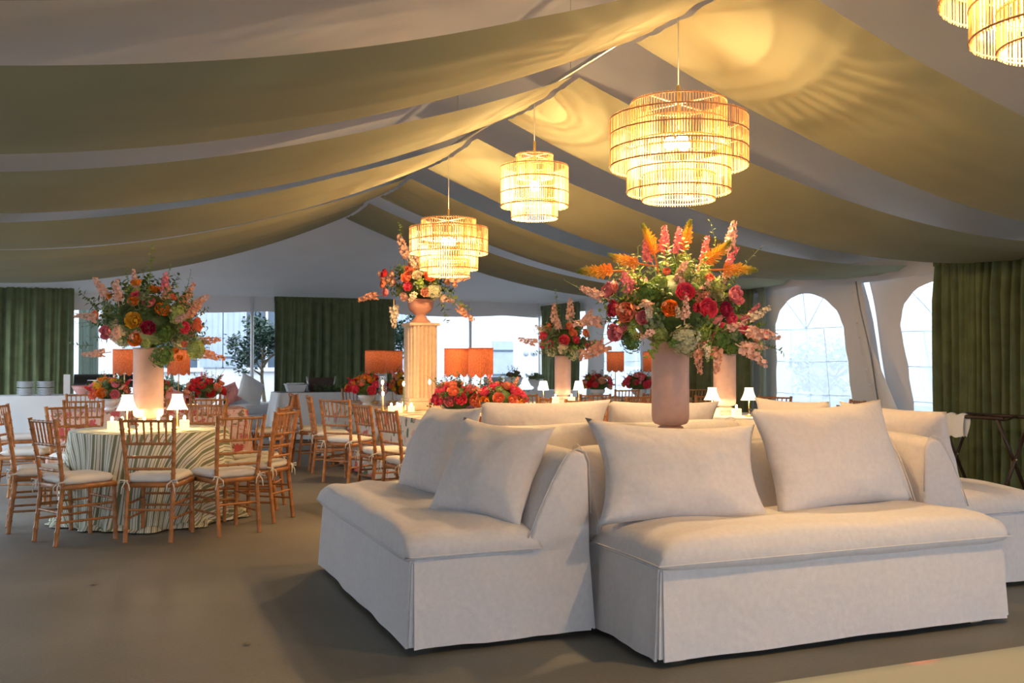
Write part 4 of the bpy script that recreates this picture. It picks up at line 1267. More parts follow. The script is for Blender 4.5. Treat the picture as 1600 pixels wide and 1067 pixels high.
def hand_from(lst, cx0, cy0, k):
    return [(kd, m, (a - cx0) * k, (cy0 - c) * k, dep, sz) + tuple(rest) for kd, m, a, c, dep, sz, *rest in lst]
k1 = 8.55 / 1556 / 3.95
h1 = hand_from([('rose', 'f_hot', 832, 187, .22, 1.15), ('rose', 'f_orange', 985, 262, .3, 1.2), ('rose', 'f_yellow', 820, 332, .36, 1.35), ('rose', 'f_pink', 668, 405, .32, 1.15),
                ('rose', 'f_magenta', 905, 375, .36, 1.2), ('rose', 'f_orange', 830, 447, .36, 1.15), ('rose', 'f_hot', 1110, 370, .3, 1.1), ('rose', 'f_coral', 1190, 352, .2, 1.2),
                ('rose', 'f_coral', 1050, 182, .2, .7), ('ran', 'f_coral', 1110, 470, .3, .8), ('ran', 'f_orange', 1060, 510, .3, .8), ('ran', 'f_orange', 1085, 555, .3, .8), ('rose', 'f_coral', 600, 300, .15, .9),
                ('hyd', 'f_hydr', 725, 400, .3, 1.0), ('vib', 'f_lime', 1180, 500, .24, 1.7), ('vib', 'f_green', 990, 545, .28, 1.7), ('vib', 'f_lime', 895, 470, .36, .7), ('hyd', 'f_lime', 1070, 290, .26, 1.0),
                ('stock', 'f_blush', 690, 220, .2, 1.05, (-.5, .8, .1)), ('stock', 'f_blush', 740, 250, .24, 1.0, (-.1, 1, .2)), ('stock', 'f_peach', 1110, 330, .26, 1.05, (.5, .6, .2)), ('stock', 'f_blush', 650, 330, .22, .95, (-1, .3, .1)),
                ('stock', 'f_pink', 995, 190, .14, 1.0, (.05, 1, 0)), ('stock', 'f_peach', 1090, 220, .1, .95, (.7, .8, 0)), ('stock', 'f_blush', 720, 450, .34, 1.1, (.1, .3, .8)), ('stock', 'f_blush', 700, 520, .24, 1.0, (-1, -.15, .2)), ('stock', 'f_peach', 1170, 460, .2, 1.0, (.8, .1, .2)), ('stock', 'f_peach', 1170, 510, .15, 1.2, (1, -.35, 0)),
                ('bell', 'leaf_light', 905, 230, .05, 1.7, (0.02, 1, 0)), ('bell', 'leaf_light', 800, 220, .05, 1.0, (-.1, 1, 0)), ('bell', 'leaf_light', 1010, 120, .05, .7, (0.1, 1, 0)), ('twig', 'leaf_dusty', 1090, 200, .05, 1.1, (.6, 1, 0)),
                ('sprig', 'leaf', 600, 480, .2, .95, (-1, -.1, .1)), ('sprig', 'leaf', 640, 270, .15, 1.2, (-.6, .5, 0))], 908, 492, k1)
bouquet('big arrangement with orange and pink roses and upright green bells on the striped table', T1[0] - 0.02, T1[1], 1.463, 0.42, 0.36,
        [('sprig', ['leaf', 'leaf', 'leaf_dusty'], 80, 1.05, 0.64), ('vib', ['f_green', 'f_lime'], 10, 1.1, 0.8), ('hyd', ['f_hydr'], 3, 1.0, 0.8), ('rose', ['f_hot', 'f_orange', 'f_pink'], 7, 1.05, 0.95),
         ('stock', ['f_blush', 'f_peach'], 14, 1.0, 0.72), ('bud', ['f_lime', 'f_cream'], 10, 1.2, 1.0), ('twig', ['leaf_dusty', 'leaf'], 12, 1.0, 0.8)], h1, seed=5, core=0.6)
k3 = 12.0 / 1556 / 7.115
h3 = hand_from([('rose', 'f_coral', 580, 385, .26, 1.35), ('rose', 'f_coral', 535, 490, .32, 1.35), ('rose', 'f_coral', 790, 475, .32, 1.45), ('rose', 'f_red', 285, 435, .15, 1.1), ('rose', 'f_coral', 275, 550, .15, 1.1), ('rose', 'f_hot', 555, 590, .34, 1.1),
                ('rose', 'f_peach', 740, 650, .32, 1.1), ('rose', 'f_pink', 305, 645, .2, 1.0), ('rose', 'f_blush', 510, 700, .3, 1.0), ('rose', 'f_cream', 655, 470, .32, 1.2), ('hyd', 'f_hydr', 830, 640, .24, 1.2), ('rose', 'f_peach', 1070, 545, .1, .9), ('rose', 'f_blush', 365, 440, .15, .9),
                ('stock', 'f_blush', 560, 330, .12, 1.6, (-.35, 1, 0)), ('bell', 'leaf_light', 520, 350, .08, 1.7, (-.15, 1, 0)), ('stock', 'f_blush', 890, 500, .2, 1.4, (.8, .5, .1)), ('stock', 'f_peach', 960, 500, .15, 1.3, (1, .1, .1)), ('stock', 'f_peach', 1060, 740, .08, 1.4, (.6, -.8, 0)),
                ('sprig', 'leaf_light', 960, 600, .14, 1.8, (.6, -.8, .1)), ('sprig', 'leaf_dusty', 900, 690, .14, 1.6, (.4, -.9, .1)), ('stock', 'f_cream', 400, 720, .15, 1.5, (0, -1, 0)), ('stock', 'f_peach', 280, 670, .1, 1.3, (-1, -.05, 0))], 690, 735, k3)
bouquet('coral and peach rose arrangement spilling from the urn on the fluted column', COL[0], COL[1], 2.06, 0.36, 0.30,
        [('sprig', GREENS, 46, 1.1, 0.62), ('rose', ['f_coral', 'f_peach', 'f_blush'], 8, 1.2, 0.95), ('stock', ['f_blush', 'f_cream'], 10, 1.1, 0.75), ('vib', ['f_lime', 'f_green'], 8, 1.2, 0.8)], h3, seed=7, core=0.6)
k5 = 14.0 / 1556 / 4.444
h5 = hand_from([('rose', 'f_hot', 695, 280, .24, 1.3), ('rose', 'f_hot', 838, 312, .3, 1.5), ('rose', 'f_hot', 742, 338, .3, 1.1), ('rose', 'f_hot', 918, 308, .28, 1.1), ('rose', 'f_coral', 878, 215, .24, 1.2), ('rose', 'f_coral', 898, 262, .28, 1.2), ('rose', 'f_coral', 988, 262, .2, 1.2), ('rose', 'f_hot', 1003, 350, .2, 1.2), ('rose', 'f_coral', 725, 215, .15, 1),
                ('stock', 'f_blush', 775, 230, .1, 1.6, (-.1, 1, 0)), ('stock', 'f_blush', 880, 200, .1, 1.6, (0, 1, 0)), ('stock', 'f_blush', 950, 230, .1, 1.4, (.5, .8, 0)), ('bell', 'leaf_light', 795, 200, .05, 1.6, (0, 1, 0)), ('stock', 'f_blush', 680, 330, .2, 1.4, (-1, .1, .1)), ('hyd', 'f_cream', 830, 370, .28, 1.0), ('hyd', 'f_hydr', 900, 410, .24, 1.0), ('hyd', 'f_hydr', 750, 385, .24, 1.0)], 828, 415, k5)
bouquet('pink rose arrangement in the vase on the round table with two white lamps', T5[0], T5[1], 1.42, 0.36, 0.30,
        [('sprig', GREENS, 44, 1.1, 0.62), ('rose', ['f_hot', 'f_coral'], 7, 1.2, 0.95), ('stock', ['f_blush', 'f_cream'], 10, 1.1, 0.75), ('vib', ['f_lime', 'f_green'], 8, 1.2, 0.8)], h5, seed=9, core=0.6)
bouquet('blush flower arrangement in the vase on the round table near the arched windows', T6[0], T6[1], 1.42, 0.34, 0.30,
        [('sprig', GREENS, 40, 1.1, 0.62), ('rose', ['f_hot', 'f_pink', 'f_coral'], 9, 1.2, 0.95), ('stock', ['f_blush', 'f_blush', 'f_pink'], 18, 1.1, 0.75), ('vib', ['f_lime', 'f_green'], 8, 1.2, 0.8)], (), seed=11, core=0.6)
# low arrangements in white footed bowls
def low(label, x, y, seed, pal, rx=0.25, rz=0.165, z=0.764, fruit=True):
    o = thing('footed_bowl', 'white footed bowl under the ' + label, 'bowl', (x, y, z))
    b = MB(); b.lathe([(0.0001, 0), (0.07, 0), (0.06, 0.015), (0.045, 0.03), (0.08, 0.05), (0.115, 0.09), (0.12, 0.13), (0.105, 0.13), (0.0001, 0.09)], 26, cap=False)
    put('bowl_body', b.mesh('bowl'), 'plate', o)
    b = MB(); b.torus(0.115, 0.007, 0.13, 26, 5); put('rim', b.mesh('rim'), 'plate', o)
    bouquet(label, x, y, z + 0.12, rx, rz,
            [('rose', pal, 26, 1.12, 0.92), ('ran', ['f_lime', 'f_yellow', 'f_orange'], 6, 0.9, 0.95), ('sprig', ['leaf', 'leaf', 'leaf_dusty'], 30, 0.7, 0.55), ('stock', ['f_peach', 'f_pink', 'f_red'], 5, 0.55, 0.75), ('twig', ['leaf', 'leaf_dusty'], 4, 0.8, 0.8)],
            (), zmin=-0.3, seed=seed, core=0.66)
low('low mixed pink and orange flowers, plate-buffet end of pink-clothed table', 0.0, 12.75, 21, ['f_pink', 'f_orange', 'f_coral', 'f_yellow'])
low('low crimson flowers, aisle end of pink-clothed table', 1.08, 12.6, 22, ['f_red', 'f_red', 'f_coral', 'f_peach'])
low('low orange flowers, middle of pink-clothed table', 0.50, 12.6, 29, ['f_red', 'f_orange', 'f_coral'], 0.2, 0.16)
low('low crimson flowers, serving-table end of long table', 3.15, 12.9, 23, ['f_red', 'f_hot', 'f_coral', 'f_orange'], 0.28, 0.17)
low('low yellow flowers beside the fluted column', 3.62, 12.75, 30, ['f_yellow', 'f_orange', 'f_coral'], 0.2, 0.2)
low('low pink flowers, sofa end of long table', 3.04, 8.95, 24, ['f_pink', 'f_hot', 'f_coral', 'f_peach'], 0.24, 0.17)
low('low coral flowers, sofa end of long table', 3.37, 8.62, 25, ['f_coral', 'f_coral', 'f_hot', 'f_orange'], 0.24, 0.17)
low('low orange flowers on banquet table by side curtain', 7.05, 13.9, 26, ['f_orange', 'f_hot', 'f_red', 'f_peach'])
low('low pink flowers on banquet table by side curtain', 7.72, 13.78, 27, ['f_pink', 'f_hot', 'f_peach', 'f_blush'])
# oranges and persimmons at the foot of the low bowls
fr = MB(); fr.sphere((0, 0, 0.035), 0.036, 14, 9, (1, 1, .9)); frm = fr.mesh('orange_fruit')
st = MB(); st.lathe([(0.0001, 0), (0.012, 0.001), (0.004, 0.006)], 6, cap=False); stm = st.mesh('fruit_stem')
for i, (x, y) in enumerate(((3.0, 8.55), (3.12, 8.62), (3.24, 8.5), (3.20, 8.72), (3.55, 8.48), (2.95, 8.66), (3.18, 8.42))):
    o = thing('orange_fruit', 'small orange fruit at the foot of the flower bowls on the long table', 'fruit', (x, y, 0.764), group='orange fruits on the long table')
    put('fruit_body', frm, 'fruit', o); put('stem', stm, 'stem', o, (0, 0, 0.066))

# ------------------------------------------------------------------ pendants of rattan rods
_rod = MB().tube([(0, 0, 0), (0, 0, 1)], 1.0, 5)
def pendant(label, y, tiers, zc, nb, hoop_every=0.105, power=CHANDELIER_POWER, rod=0.0036):
    o = thing('rattan_pendant', label, 'pendant lamp', (RX, y, 0), group='rattan pendants along the ridge')
    zr = BEAM_Z - 0.02
    for (r, z0, z1, n) in tiers:
        b = MB()
        for k in range(n):
            t = 2 * PI * k / n
            rr = r + 0.002 * math.sin(k * 1.7)
            b.tube([(rr * math.cos(t), rr * math.sin(t), z0 - 0.012), (rr * math.cos(t), rr * math.sin(t), z1 + 0.012)], rod, 4)
        ro = put('rattan_rods', b.mesh('rattan_rods', False), 'rattan', o); ro['kind'] = 'stuff'
        nh = max(2, round((z1 - z0) / hoop_every) + 1)
        for k in range(nh):
            h = MB(); h.torus(r + 0.004, 0.005, z0 + (z1 - z0) * k / (nh - 1), 48, 5)
            put('hoop', h.mesh('hoop'), 'rattan_dark', o)
    top = max(t[2] for t in tiers); rt = [t[0] for t in tiers if t[2] == top][0]
    for k in range(2):
        a = k * PI / 2 + 0.4
        s = MB(); s.tube([(rt * math.cos(a), rt * math.sin(a), top), (-rt * math.cos(a), -rt * math.sin(a), top)], 0.005, 5)
        put('spider_arm', s.mesh('spider_arm'), 'white_metal', o)
    c = MB(); c.tube([(0, 0, top), (0, 0, zr)], 0.004, 5); put('cord', c.mesh('cord'), 'white_metal', o)
    c = MB(); c.tube([(0, 0, zc + 0.06), (0, 0, top + 0.12)], 0.011, 8); put('stem', c.mesh('stem'), 'brass', o)
    c = MB(); c.lathe([(0.0001, zr), (0.05, zr), (0.045, zr - 0.02), (0.012, zr - 0.03)], 16, cap=False); put('ceiling_rose', c.mesh('ceiling_rose'), 'white_metal', o)
    for k in range(nb):
        a = 2 * PI * k / nb + 0.4
        q = 0.055 if nb > 1 else 0
        s = MB(); s.sphere((q * math.cos(a), q * math.sin(a), zc), 0.042, 12, 8); put('bulb', s.mesh('bulb'), 'bulb', o)
        s = MB(); s.tube([(0, 0, zc + 0.07), (q * math.cos(a), q * math.sin(a), zc + 0.038)], 0.012, 7); put('socket', s.mesh('socket'), 'brass', o)
    l = bpy.data.lights.new('pendant_light', 'POINT'); l.energy = power; l.color = WARM; l.shadow_soft_size = 0.05
    lo = bpy.data.objects.new('pendant_light', l); C.objects.link(lo); lo.location = (0, 0, zc - 0.06); lo.parent = o
    return o
HT = [(0.30, 2.74, 2.99, 100), (0.433, 2.59, 2.89, 150), (0.325, 2.43, 2.68, 110), (0.227, 2.38, 2.53, 84)]
pendant('four-tier round rattan pendant hanging directly above the vase between the sofas', 5.46, HT, 2.74, 3)
pendant('four-tier round rattan pendant hanging over the printed dance floor', 2.70, [(r, a + 0.17, c + 0.17, n) for r, a, c, n in HT], 2.91, 3)
pendant('three-tier rattan pendant with a narrow top tier and a single bulb', 7.78, [(0.155, 2.92, 3.10, 60), (0.285, 2.67, 3.0, 104), (0.195, 2.57, 2.70, 72)], 2.84, 1)
pendant('wide four-tier rattan pendant with two round bulbs over the long table', 10.1, [(0.29, 2.66, 2.85, 70), (0.415, 2.50, 2.76, 96), (0.31, 2.33, 2.57, 76), (0.22, 2.26, 2.42, 56)], 2.62, 2, rod=0.005)

# ------------------------------------------------------------------ table lamps, candles
def lamp_orange(label, x, y, z=0.764, s=1.0):
    o = thing('wicker_lamp', label, 'table lamp', (x, y, z), group='orange wicker lamps on the banquet tables')
    b = MB(); b.lathe([(0.0001, 0), (0.085, 0), (0.085, 0.012), (0.02, 0.025), (0.012, 0.03)], 20, cap=False); put('base', b.mesh('lamp_base'), 'brass', o)
    b = MB(); b.tube([(0, 0, 0.02), (0, 0, 0.70)], 0.007, 7); put('pole', b.mesh('pole'), 'brass', o)
    b = MB(); n = 64
    def fn(u, v):
        t = 2 * PI * u; r = 0.135 + 0.0025 * math.sin(t * 32)
        zb = 0.445 - 0.045 * abs(math.sin(t * 4)); z = 0.72 + (zb - 0.72) * v
        return (r * math.cos(t), r * math.sin(t), z)
    b.grid(fn, n * 2, 8, close_u=True); b.torus(0.135, 0.006, 0.72, 40, 5); put('lamp_shade', b.mesh('scalloped_shade'), 'wicker_orange', o)
    b = MB(); b.sphere((0, 0, 0.655), 0.026, 10, 7); put('bulb', b.mesh('bulb'), 'bulb', o)
    b = MB(); b.tube([(-0.13, 0, 0.70), (0.13, 0, 0.70)], 0.004, 5); put('shade_bar', b.mesh('shade_bar'), 'brass', o)
    return o
for lab, x, y in (('orange scalloped wicker lamp at the plate-buffet end of the pink-clothed table', 0.17, 13.1), ('orange scalloped wicker lamp at the aisle end of the pink-clothed table', 0.80, 13.1),
                  ('orange scalloped wicker lamp, aisle side, serving-table end of the long table', 3.37, 13.35), ('orange scalloped wicker lamp, window side, serving-table end of the long table', 3.72, 13.72),
                  ('orange scalloped wicker lamp before the column, aisle side of the pair', 3.66, 10.75), ('orange scalloped wicker lamp before the column, window side of the pair', 3.76, 10.22),
                  ('orange scalloped wicker lamp between the two flower bowls near the side curtain', 7.42, 14.0), ('orange scalloped wicker lamp at the window end of the table near the side curtain', 8.05, 13.95)):
    lamp_orange(lab, x, y)
def lamp_small(label, x, y, m='lamp_white', z=0.764, s=1.0, pleat=True, power=1.6):
    o = thing('pleated_lamp', label, 'table lamp', (x, y, z), group='small white table lamps')
    b = MB(); b.lathe([(0.0001, 0), (0.045, 0), (0.045, 0.01), (0.012, 0.018), (0.007, 0.03)], 18, cap=False); put('base', b.mesh('lamp_base'), 'brass', o)
    b = MB(); b.tube([(0, 0, 0.02), (0, 0, 0.2)], 0.006, 7); put('pole', b.mesh('pole'), 'brass', o)
    b = MB()
    def fn(u, v):
        t = 2 * PI * u; r = 0.042 + 0.042 * v ** 1.7 if pleat else 0.05 + 0.028 * v
        r *= 1 + (0.045 * math.sin(t * 22) if pleat else 0)
        return (r * math.cos(t), r * math.sin(t), 0.30 - 0.125 * v - (0.006 * abs(math.sin(t * 11)) * v if pleat else 0))
    b.grid(fn, 132 if pleat else 32, 7, close_u=True); put('lamp_shade', b.mesh('pleated_shade'), m, o)
    b = MB(); b.torus(0.044, 0.003, 0.30, 24, 4); put('shade_ring', b.mesh('shade_ring'), m, o)
    l = bpy.data.lights.new('small_lamp_light', 'POINT'); l.energy = power; l.color = (1, 0.72, 0.38); l.shadow_soft_size = 0.02
    lo = bpy.data.objects.new('small_lamp_light', l); C.objects.link(lo); lo.location = (0, 0, 0.17); lo.parent = o
def seen(T, dx, df):          # offset to the side of / in front of a centre, as looked at from the open front
    f = Vector((-T[0], -T[1], 0)).normalized(); r = Vector((-f.y, f.x, 0)); p = Vector((T[0], T[1], 0)) + r * dx + f * df
    return p.x, p.y
lamp_small('small pleated white lamp on the striped table, plate-buffet side of the vase', *seen(T1, -0.185, 0.16), power=6)
lamp_small('small pleated white lamp on the striped table, aisle side of the vase', *seen(T1, 0.215, 0.12), power=6)
lamp_small('small plain white lamp on the pale round table, long-table side of the vase', *seen(T5, -0.27, 0.2), 'lamp_cool', pleat=False, power=3)
lamp_small('small plain white lamp on the pale round table, side-curtain side of the vase', *seen(T5, 0.22, 0.2), 'lamp_cool', pleat=False, power=3)
lamp_small('small pleated white lamp beside the vase near the arched windows, sofa side', *seen(T6, -0.13, 0.22), power=3)
lamp_small('small pleated white lamp beside the vase near the arched windows, window side', *seen(T6, 0.25, 0.2), power=3)
lamp_small('small plain white lamp behind the flowers on the pink-clothed table', 0.52, 13.0, 'lamp_cool', pleat=False)
def votive(label, x, y, s=1.0, grp='glowing glass votives'):
    o = thing('glass_votive', label, 'candle holder', (x, y, 0.764), group=grp)
    b = MB(); w = 0.038 * s; b.box(-w, w, -w, w, 0, 0.085 * s); put('glass_cup', bevel_mesh(b.mesh('glass_cup'), 0.006), 'votive', o)
    b = MB(); b.sphere((0, 0, 0.105 * s), 0.012, 8, 6, (1, 1, 1.8)); put('flame', b.mesh('flame'), 'flame', o)
for dx, df in ((-0.30, 0.22), (-0.22, 0.30), (0.06, 0.30), (0.16, 0.28), (0.27, 0.24), (-0.05, 0.34)):
    votive('square glass votive glowing beside the vase on the striped table', *seen(T1, dx, df), grp='votives on the striped table')
for x, y in ((2.98, 11.05), (3.08, 11.15), (3.05, 10.95), (3.2, 11.0), (3.16, 11.2)):
    votive('small glass votive glowing beside the column on the long table', x, y, 0.8, 'votives on the long table')
for T in (T5, T6):
    for dx, df in ((-0.1, 0.3), (0.12, 0.28)):
        votive('glass votive at the vase foot on ' + ('the round table with two plain lamps' if T is T5 else 'the round table near the arched windows'), *seen(T, dx, df), grp='votives on the pale round tables')
def taper(label, x, y, h, m, glass=False, z=0.764):
    o = thing('taper_candle', label, 'candle', (x, y, z))
    b = MB(); b.lathe([(0.0001, 0), (0.04, 0), (0.035, 0.01), (0.012, 0.02), (0.012, 0.05), (0.018, 0.06)], 16, cap=False); put('holder', b.mesh('holder'), 'brass', o)
    b = MB(); b.tube([(0, 0, 0.05), (0, 0, 0.05 + h)], [0.011, 0.009], 10); put('wax', b.mesh('wax'), m, o)
    b = MB(); b.sphere((0, 0, 0.05 + h + 0.03), 0.014, 8, 7, (1, 1, 2)); put('flame', b.mesh('flame'), 'flame', o)
    if glass:
        b = MB(); b.lathe([(0.05, 0.0), (0.05, h + 0.16)], 24, cap=False); put('glass_chimney', b.mesh('glass_chimney'), 'glass', o)
taper('thick white candle in a glass chimney beside the column', 3.06, 11.75, 0.24, 'wax', True)
taper('tall dark green taper candle before the column', 3.14, 11.1, 0.24, 'wax_green')
taper('tall pink taper candle before the column', 3.42, 11.0, 0.26, 'wax_pink')
taper('short white taper candle by the votives on the long table', 2.96, 11.35, 0.12, 'wax')
# coral menu card standing by the flowers
b = MB(); b.add([(-0.07, 0, 0), (0.07, 0, 0), (0.07, 0.03, 0.16), (-0.07, 0.03, 0.16), (0.07, 0.07, 0), (-0.07, 0.07, 0)], [(0, 1, 2, 3), (3, 2, 4, 5)])
tag(put('menu_card', b.mesh('menu_card', False), 'coral', None, (3.42, 10.15, 0.765), (0, 0, -0.3)), 'coral folded card standing on the long table by the flowers', 'card')

# ------------------------------------------------------------------ buffet ware
pm_ = MB(); pm_.lathe([(0.0001, 0), (0.06, 0), (0.09, 0.008), (0.118, 0.012), (0.12, 0.0165), (0.0001, 0.012)], 24, cap=False); plm = pm_.mesh('dinner_plate')
for j, (x, y) in enumerate(((-1.12, 15.92), (-0.86, 15.92))):
    for k in range(11):
        p = put('dinner_plate', plm, 'plate', None, (x + 0.003 * math.sin(k * 2), y + 0.003 * math.cos(k * 3), 0.846 + k * 0.0172 + (0.012 if k > 5 else 0)))
        nth = ['bottom', 'second', 'third', 'fourth', 'fifth', 'sixth', 'seventh', 'eighth', 'ninth', 'tenth', 'topmost'][k]
        tag(p, nth + ' pale grey plate, counted upwards, of the stack ' + ('at the buffet corner' if j == 0 else 'next to the white card stand'), 'plate', 'plates stacked on the buffet')
def card_stand(label, x, y, z, w, h, rz=0.0, text=False):
    o = thing('card_stand', label, 'sign', (x, y, z), rz)
    b = MB(); b.box(-w / 2, w / 2, -0.006, 0.006, 0.01, h); put('card', b.mesh('card', False), 'paper', o)
    b = MB(); b.box(-w / 2 * .8, w / 2 * .8, -0.04, 0.04, 0, 0.012); put('stand', b.mesh('stand', False), 'steel', o)
    if text:
        for i in range(5):
            b = MB(); l = w * (0.28, 0.2, 0.3, 0.16, 0.24)[i]; zz = h * (0.78 - i * 0.13); b.box(-l / 2, l / 2, -0.008, -0.006, zz, zz + 0.010)
            put('text_line', b.mesh('text_line', False), 'ink', o)
card_stand('narrow white card stand beside the plate stacks', -0.58, 15.95, 0.845, 0.09, 0.30)
card_stand('white framed sign on the serving table before the green curtain', 4.45, 17.2, 0.812, 0.22, 0.34, 0, True)
def chafing(label, x, y, z, w, m='black', lid=True):
    o = thing('chafing_dish', label, 'serving dish', (x, y, z))
    b = MB(); b.box(-w / 2, w / 2, -0.17, 0.17, 0.10, 0.17); put('pan', bevel_mesh(b.mesh('pan'), 0.012), m, o)
    b = MB()
    b.grid(lambda u, v: ((u - .5) * w * .98, -0.165 * math.cos(PI * v), 0.17 + 0.13 * math.sin(PI * v)), 4, 12)
    for s in (-1, 1):
        b.add([(s * w * .49, -0.165 * math.cos(PI * i / 12), 0.17 + 0.13 * math.sin(PI * i / 12)) for i in range(13)], [tuple(range(13))])
    put('lid', b.mesh('lid'), m, o)
    for sx in (-1, 1):
        for sy in (-1, 1):
            t = MB(); t.tube([(sx * (w / 2 - .05), sy * .13, 0), (sx * (w / 2 - .05), sy * .13, 0.11)], 0.010, 6); put('leg', t.mesh('leg'), m, o)
    t = MB(); t.tube([(-.08, -.17, .2), (-.08, -.2, .21), (.08, -.2, .21), (.08, -.17, .2)], 0.007, 6); put('handle', t.mesh('handle'), 'steel', o)
chafing('black roll-top serving dish on the plate buffet next to the pink bowl', -0.22, 16.2, 0.845, 0.55)
chafing('black roll-top serving dish at the aisle end of the plate buffet', 0.34, 16.2, 0.845, 0.42)
b = MB(); b.lathe([(0.0001, 0), (0.05, 0), (0.06, 0.01), (0.11, 0.08), (0.135, 0.13), (0.125, 0.13), (0.0001, 0.03)], 24, cap=False)
o = thing('serving_bowl', 'pink rimmed bowl on the plate buffet', 'bowl', (-0.38, 15.86, 0.845)); put('bowl_body', b.mesh('bowl'), 'pink_bowl', o)
b = MB(); b.torus(0.13, 0.008, 0.13, 24, 5); put('rim', b.mesh('rim'), 'pink_fabric', o)
# serving table in front of the green curtain
o = thing('bread_basket', 'white square dish with a lip on the serving table', 'dish', (2.95, 17.2, 0.812))
b = MB(); b.add([(-.13, -.12, 0), (.13, -.12, 0), (.13, .12, 0), (-.13, .12, 0), (-.17, -.15, .13), (.17, -.15, .13), (.17, .15, .13), (-.17, .15, .13)], [(0, 3, 2, 1), (0, 1, 5, 4), (1, 2, 6, 5), (2, 3, 7, 6), (3, 0, 4, 7)])
put('dish_body', b.mesh('dish', False), 'plate', o)
b = MB(); b.tube([(-.17, -.15, .13), (.17, -.15, .13), (.17, .15, .13), (-.17, .15, .13), (-.17, -.15, .13)], 0.010, 5); put('rim', b.mesh('rim'), 'plate', o)
for i in range(5):
    s = MB(); s.sphere(((i - 2) * 0.06, 0.02 * (i % 2), 0.12), 0.05, 10, 7, (1, 1, .7)); put('bread_roll', s.mesh('bread_roll'), 'paper', o)
b = MB(); b.box(2.66, 4.66, 16.99, 17.71, 0.8045, 0.812)
tag(put('table_runner', b.mesh('table_runner', False), 'black', None), 'dark runner laid over the white cloth of the serving table', 'table runner')
o = thing('speaker_box', 'dark angular speaker box on the serving table', 'speaker', (3.42, 17.45, 0.812))
b = MB(); b.add([(-.2, -.12, 0), (.2, -.12, 0), (.22, .12, 0), (-.22, .12, 0), (-.22, -.10, .24), (.22, -.10, .24), (.2, .1, .22), (-.2, .1, .22)], [(0, 3, 2, 1), (4, 5, 6, 7), (0, 1, 5, 4), (1, 2, 6, 5), (2, 3, 7, 6), (3, 0, 4, 7)])
put('housing', b.mesh('housing', False), 'dark_wood', o)
for s in (-1, 1):
    t = MB(); t.tube([(s * .21, -.1, .02), (s * .25, -.1, .26)], 0.012, 6); put('bracket', t.mesh('bracket'), 'steel', o)
g = thing('leaf_garland', 'dark green leafy garland along the serving table', 'garland', (3.8, 17.12, 0.812))
rng = random.Random(40)
for i in range(34):
    stick('leaf_sprig', SPRIG[i % 3], 'leaf', g, (-0.5 + i * 0.028, 0.04 * math.sin(i * 2), 0.01), (rng.uniform(-1, 1), rng.uniform(-1, .6), rng.uniform(.15, .8)), 0.75)
# sideboard bowls near the side curtain
for i, (x, lab) in enumerate(((7.0, 'white footed bowl of dried brown flowers on the sideboard, middle one'), (7.45, 'small white footed bowl of greenery on the sideboard next to the curtain'))):
    o = thing('footed_bowl', lab, 'bowl', (x, 17.25, 0.785))
    s = 1.0 - 0.2 * i
    b = MB(); b.lathe([(0.0001, 0), (0.10 * s, 0), (0.05 * s, 0.03), (0.05 * s, 0.06), (0.12 * s, 0.10), (0.18 * s, 0.2 * s + .04), (0.165 * s, 0.2 * s + .04), (0.0001, 0.14 * s)], 26, cap=False); put('bowl_body', b.mesh('bowl'), 'white_cloth', o)
    b = MB(); b.torus(0.175 * s, 0.01, 0.2 * s + .04, 26, 5); put('rim', b.mesh('rim'), 'white_cloth', o)
    bouquet('dried brown flower heads in the sideboard bowl' if i == 0 else 'trailing greenery in the small sideboard bowl', x, 17.25, 0.785 + 0.2 * s, 0.15 * s, 0.10,
            [('ran', ['brown_flower'] if i == 0 else ['leaf_dusty'], 12, 1.3, 0.9), ('sprig', ['leaf_dusty', 'leaf'], 12, .7, .7)], (), zmin=-.2, seed=50 + i, core=.7)
o = thing('bolster_cushion', 'grey bolster cushion lying at the aisle end of the sideboard', 'cushion', (6.6, 17.3, 0.785))
put('cushion_body', (lambda me: (me.transform(Matrix.Translation((0, 0, 0.13))), me)[1])(pillow_mesh('bolster', 0.36, 0.26, 0.16)), 'shutter', o)
b = MB(); b.sphere((0, -0.085, 0.13), 0.012, 8, 6); put('button', b.mesh('button'), 'shutter', o)

# ------------------------------------------------------------------ folding tray stand with a napkin
ts = thing('tray_stand', 'dark wood folding tray stand before the velvet curtain', 'tray stand', (8.05, 7.42, 0), 0.05)
for y in (-0.34, 0.34):
    for s in (-1, 1):
        t = MB(); t.tube([(s * 0.22, y + 0.012 * s, 0), (-s * 0.22, y + 0.012 * s, 0.80)], 0.017, 8); put('leg', t.mesh('leg'), 'dark_wood', ts)
    t = MB(); t.tube([(0, y - 0.03, 0.40), (0, y + 0.03, 0.40)], 0.01, 8); put('pivot', t.mesh('pivot'), 'steel', ts)
for s in (-1, 1):
    t = MB(); t.tube([(s * 0.22, -0.40, 0.80), (s * 0.22, 0.40, 0.80)], 0.018, 8); put('top_bar', t.mesh('top_bar'), 'dark_wood', ts)
    t = MB(); t.tube([(s * 0.17, -0.34, 0.09), (s * 0.17, 0.34, 0.09)], 0.013, 8); put('stretcher', t.mesh('stretcher'), 'dark_wood', ts)
for y in (-0.2, 0.2):
    b = MB(); b.grid(lambda u, v: (-0.22 + 0.44 * u, y - 0.025 + 0.05 * v, 0.812 - 0.05 * math.sin(PI * u)), 10, 1); put('strap', b.mesh('strap'), 'black', ts)
b = MB()
def nap(u, v):
    t = (v - .5) * 0.52; z = 0.825 - max(0, abs(t) - 0.02) * 0.95
    return (-0.22 + (0.03 if t > 0 else -0.03) * min(1, abs(t) * 20) + 0.01 * math.sin(u * 9 + v * 4), 0.02 + u * 0.26 * (1 - abs(t) * .5) + 0.02 * math.sin(v * 7), z + 0.01 * math.sin(u * 11))
b.grid(nap, 12, 20)
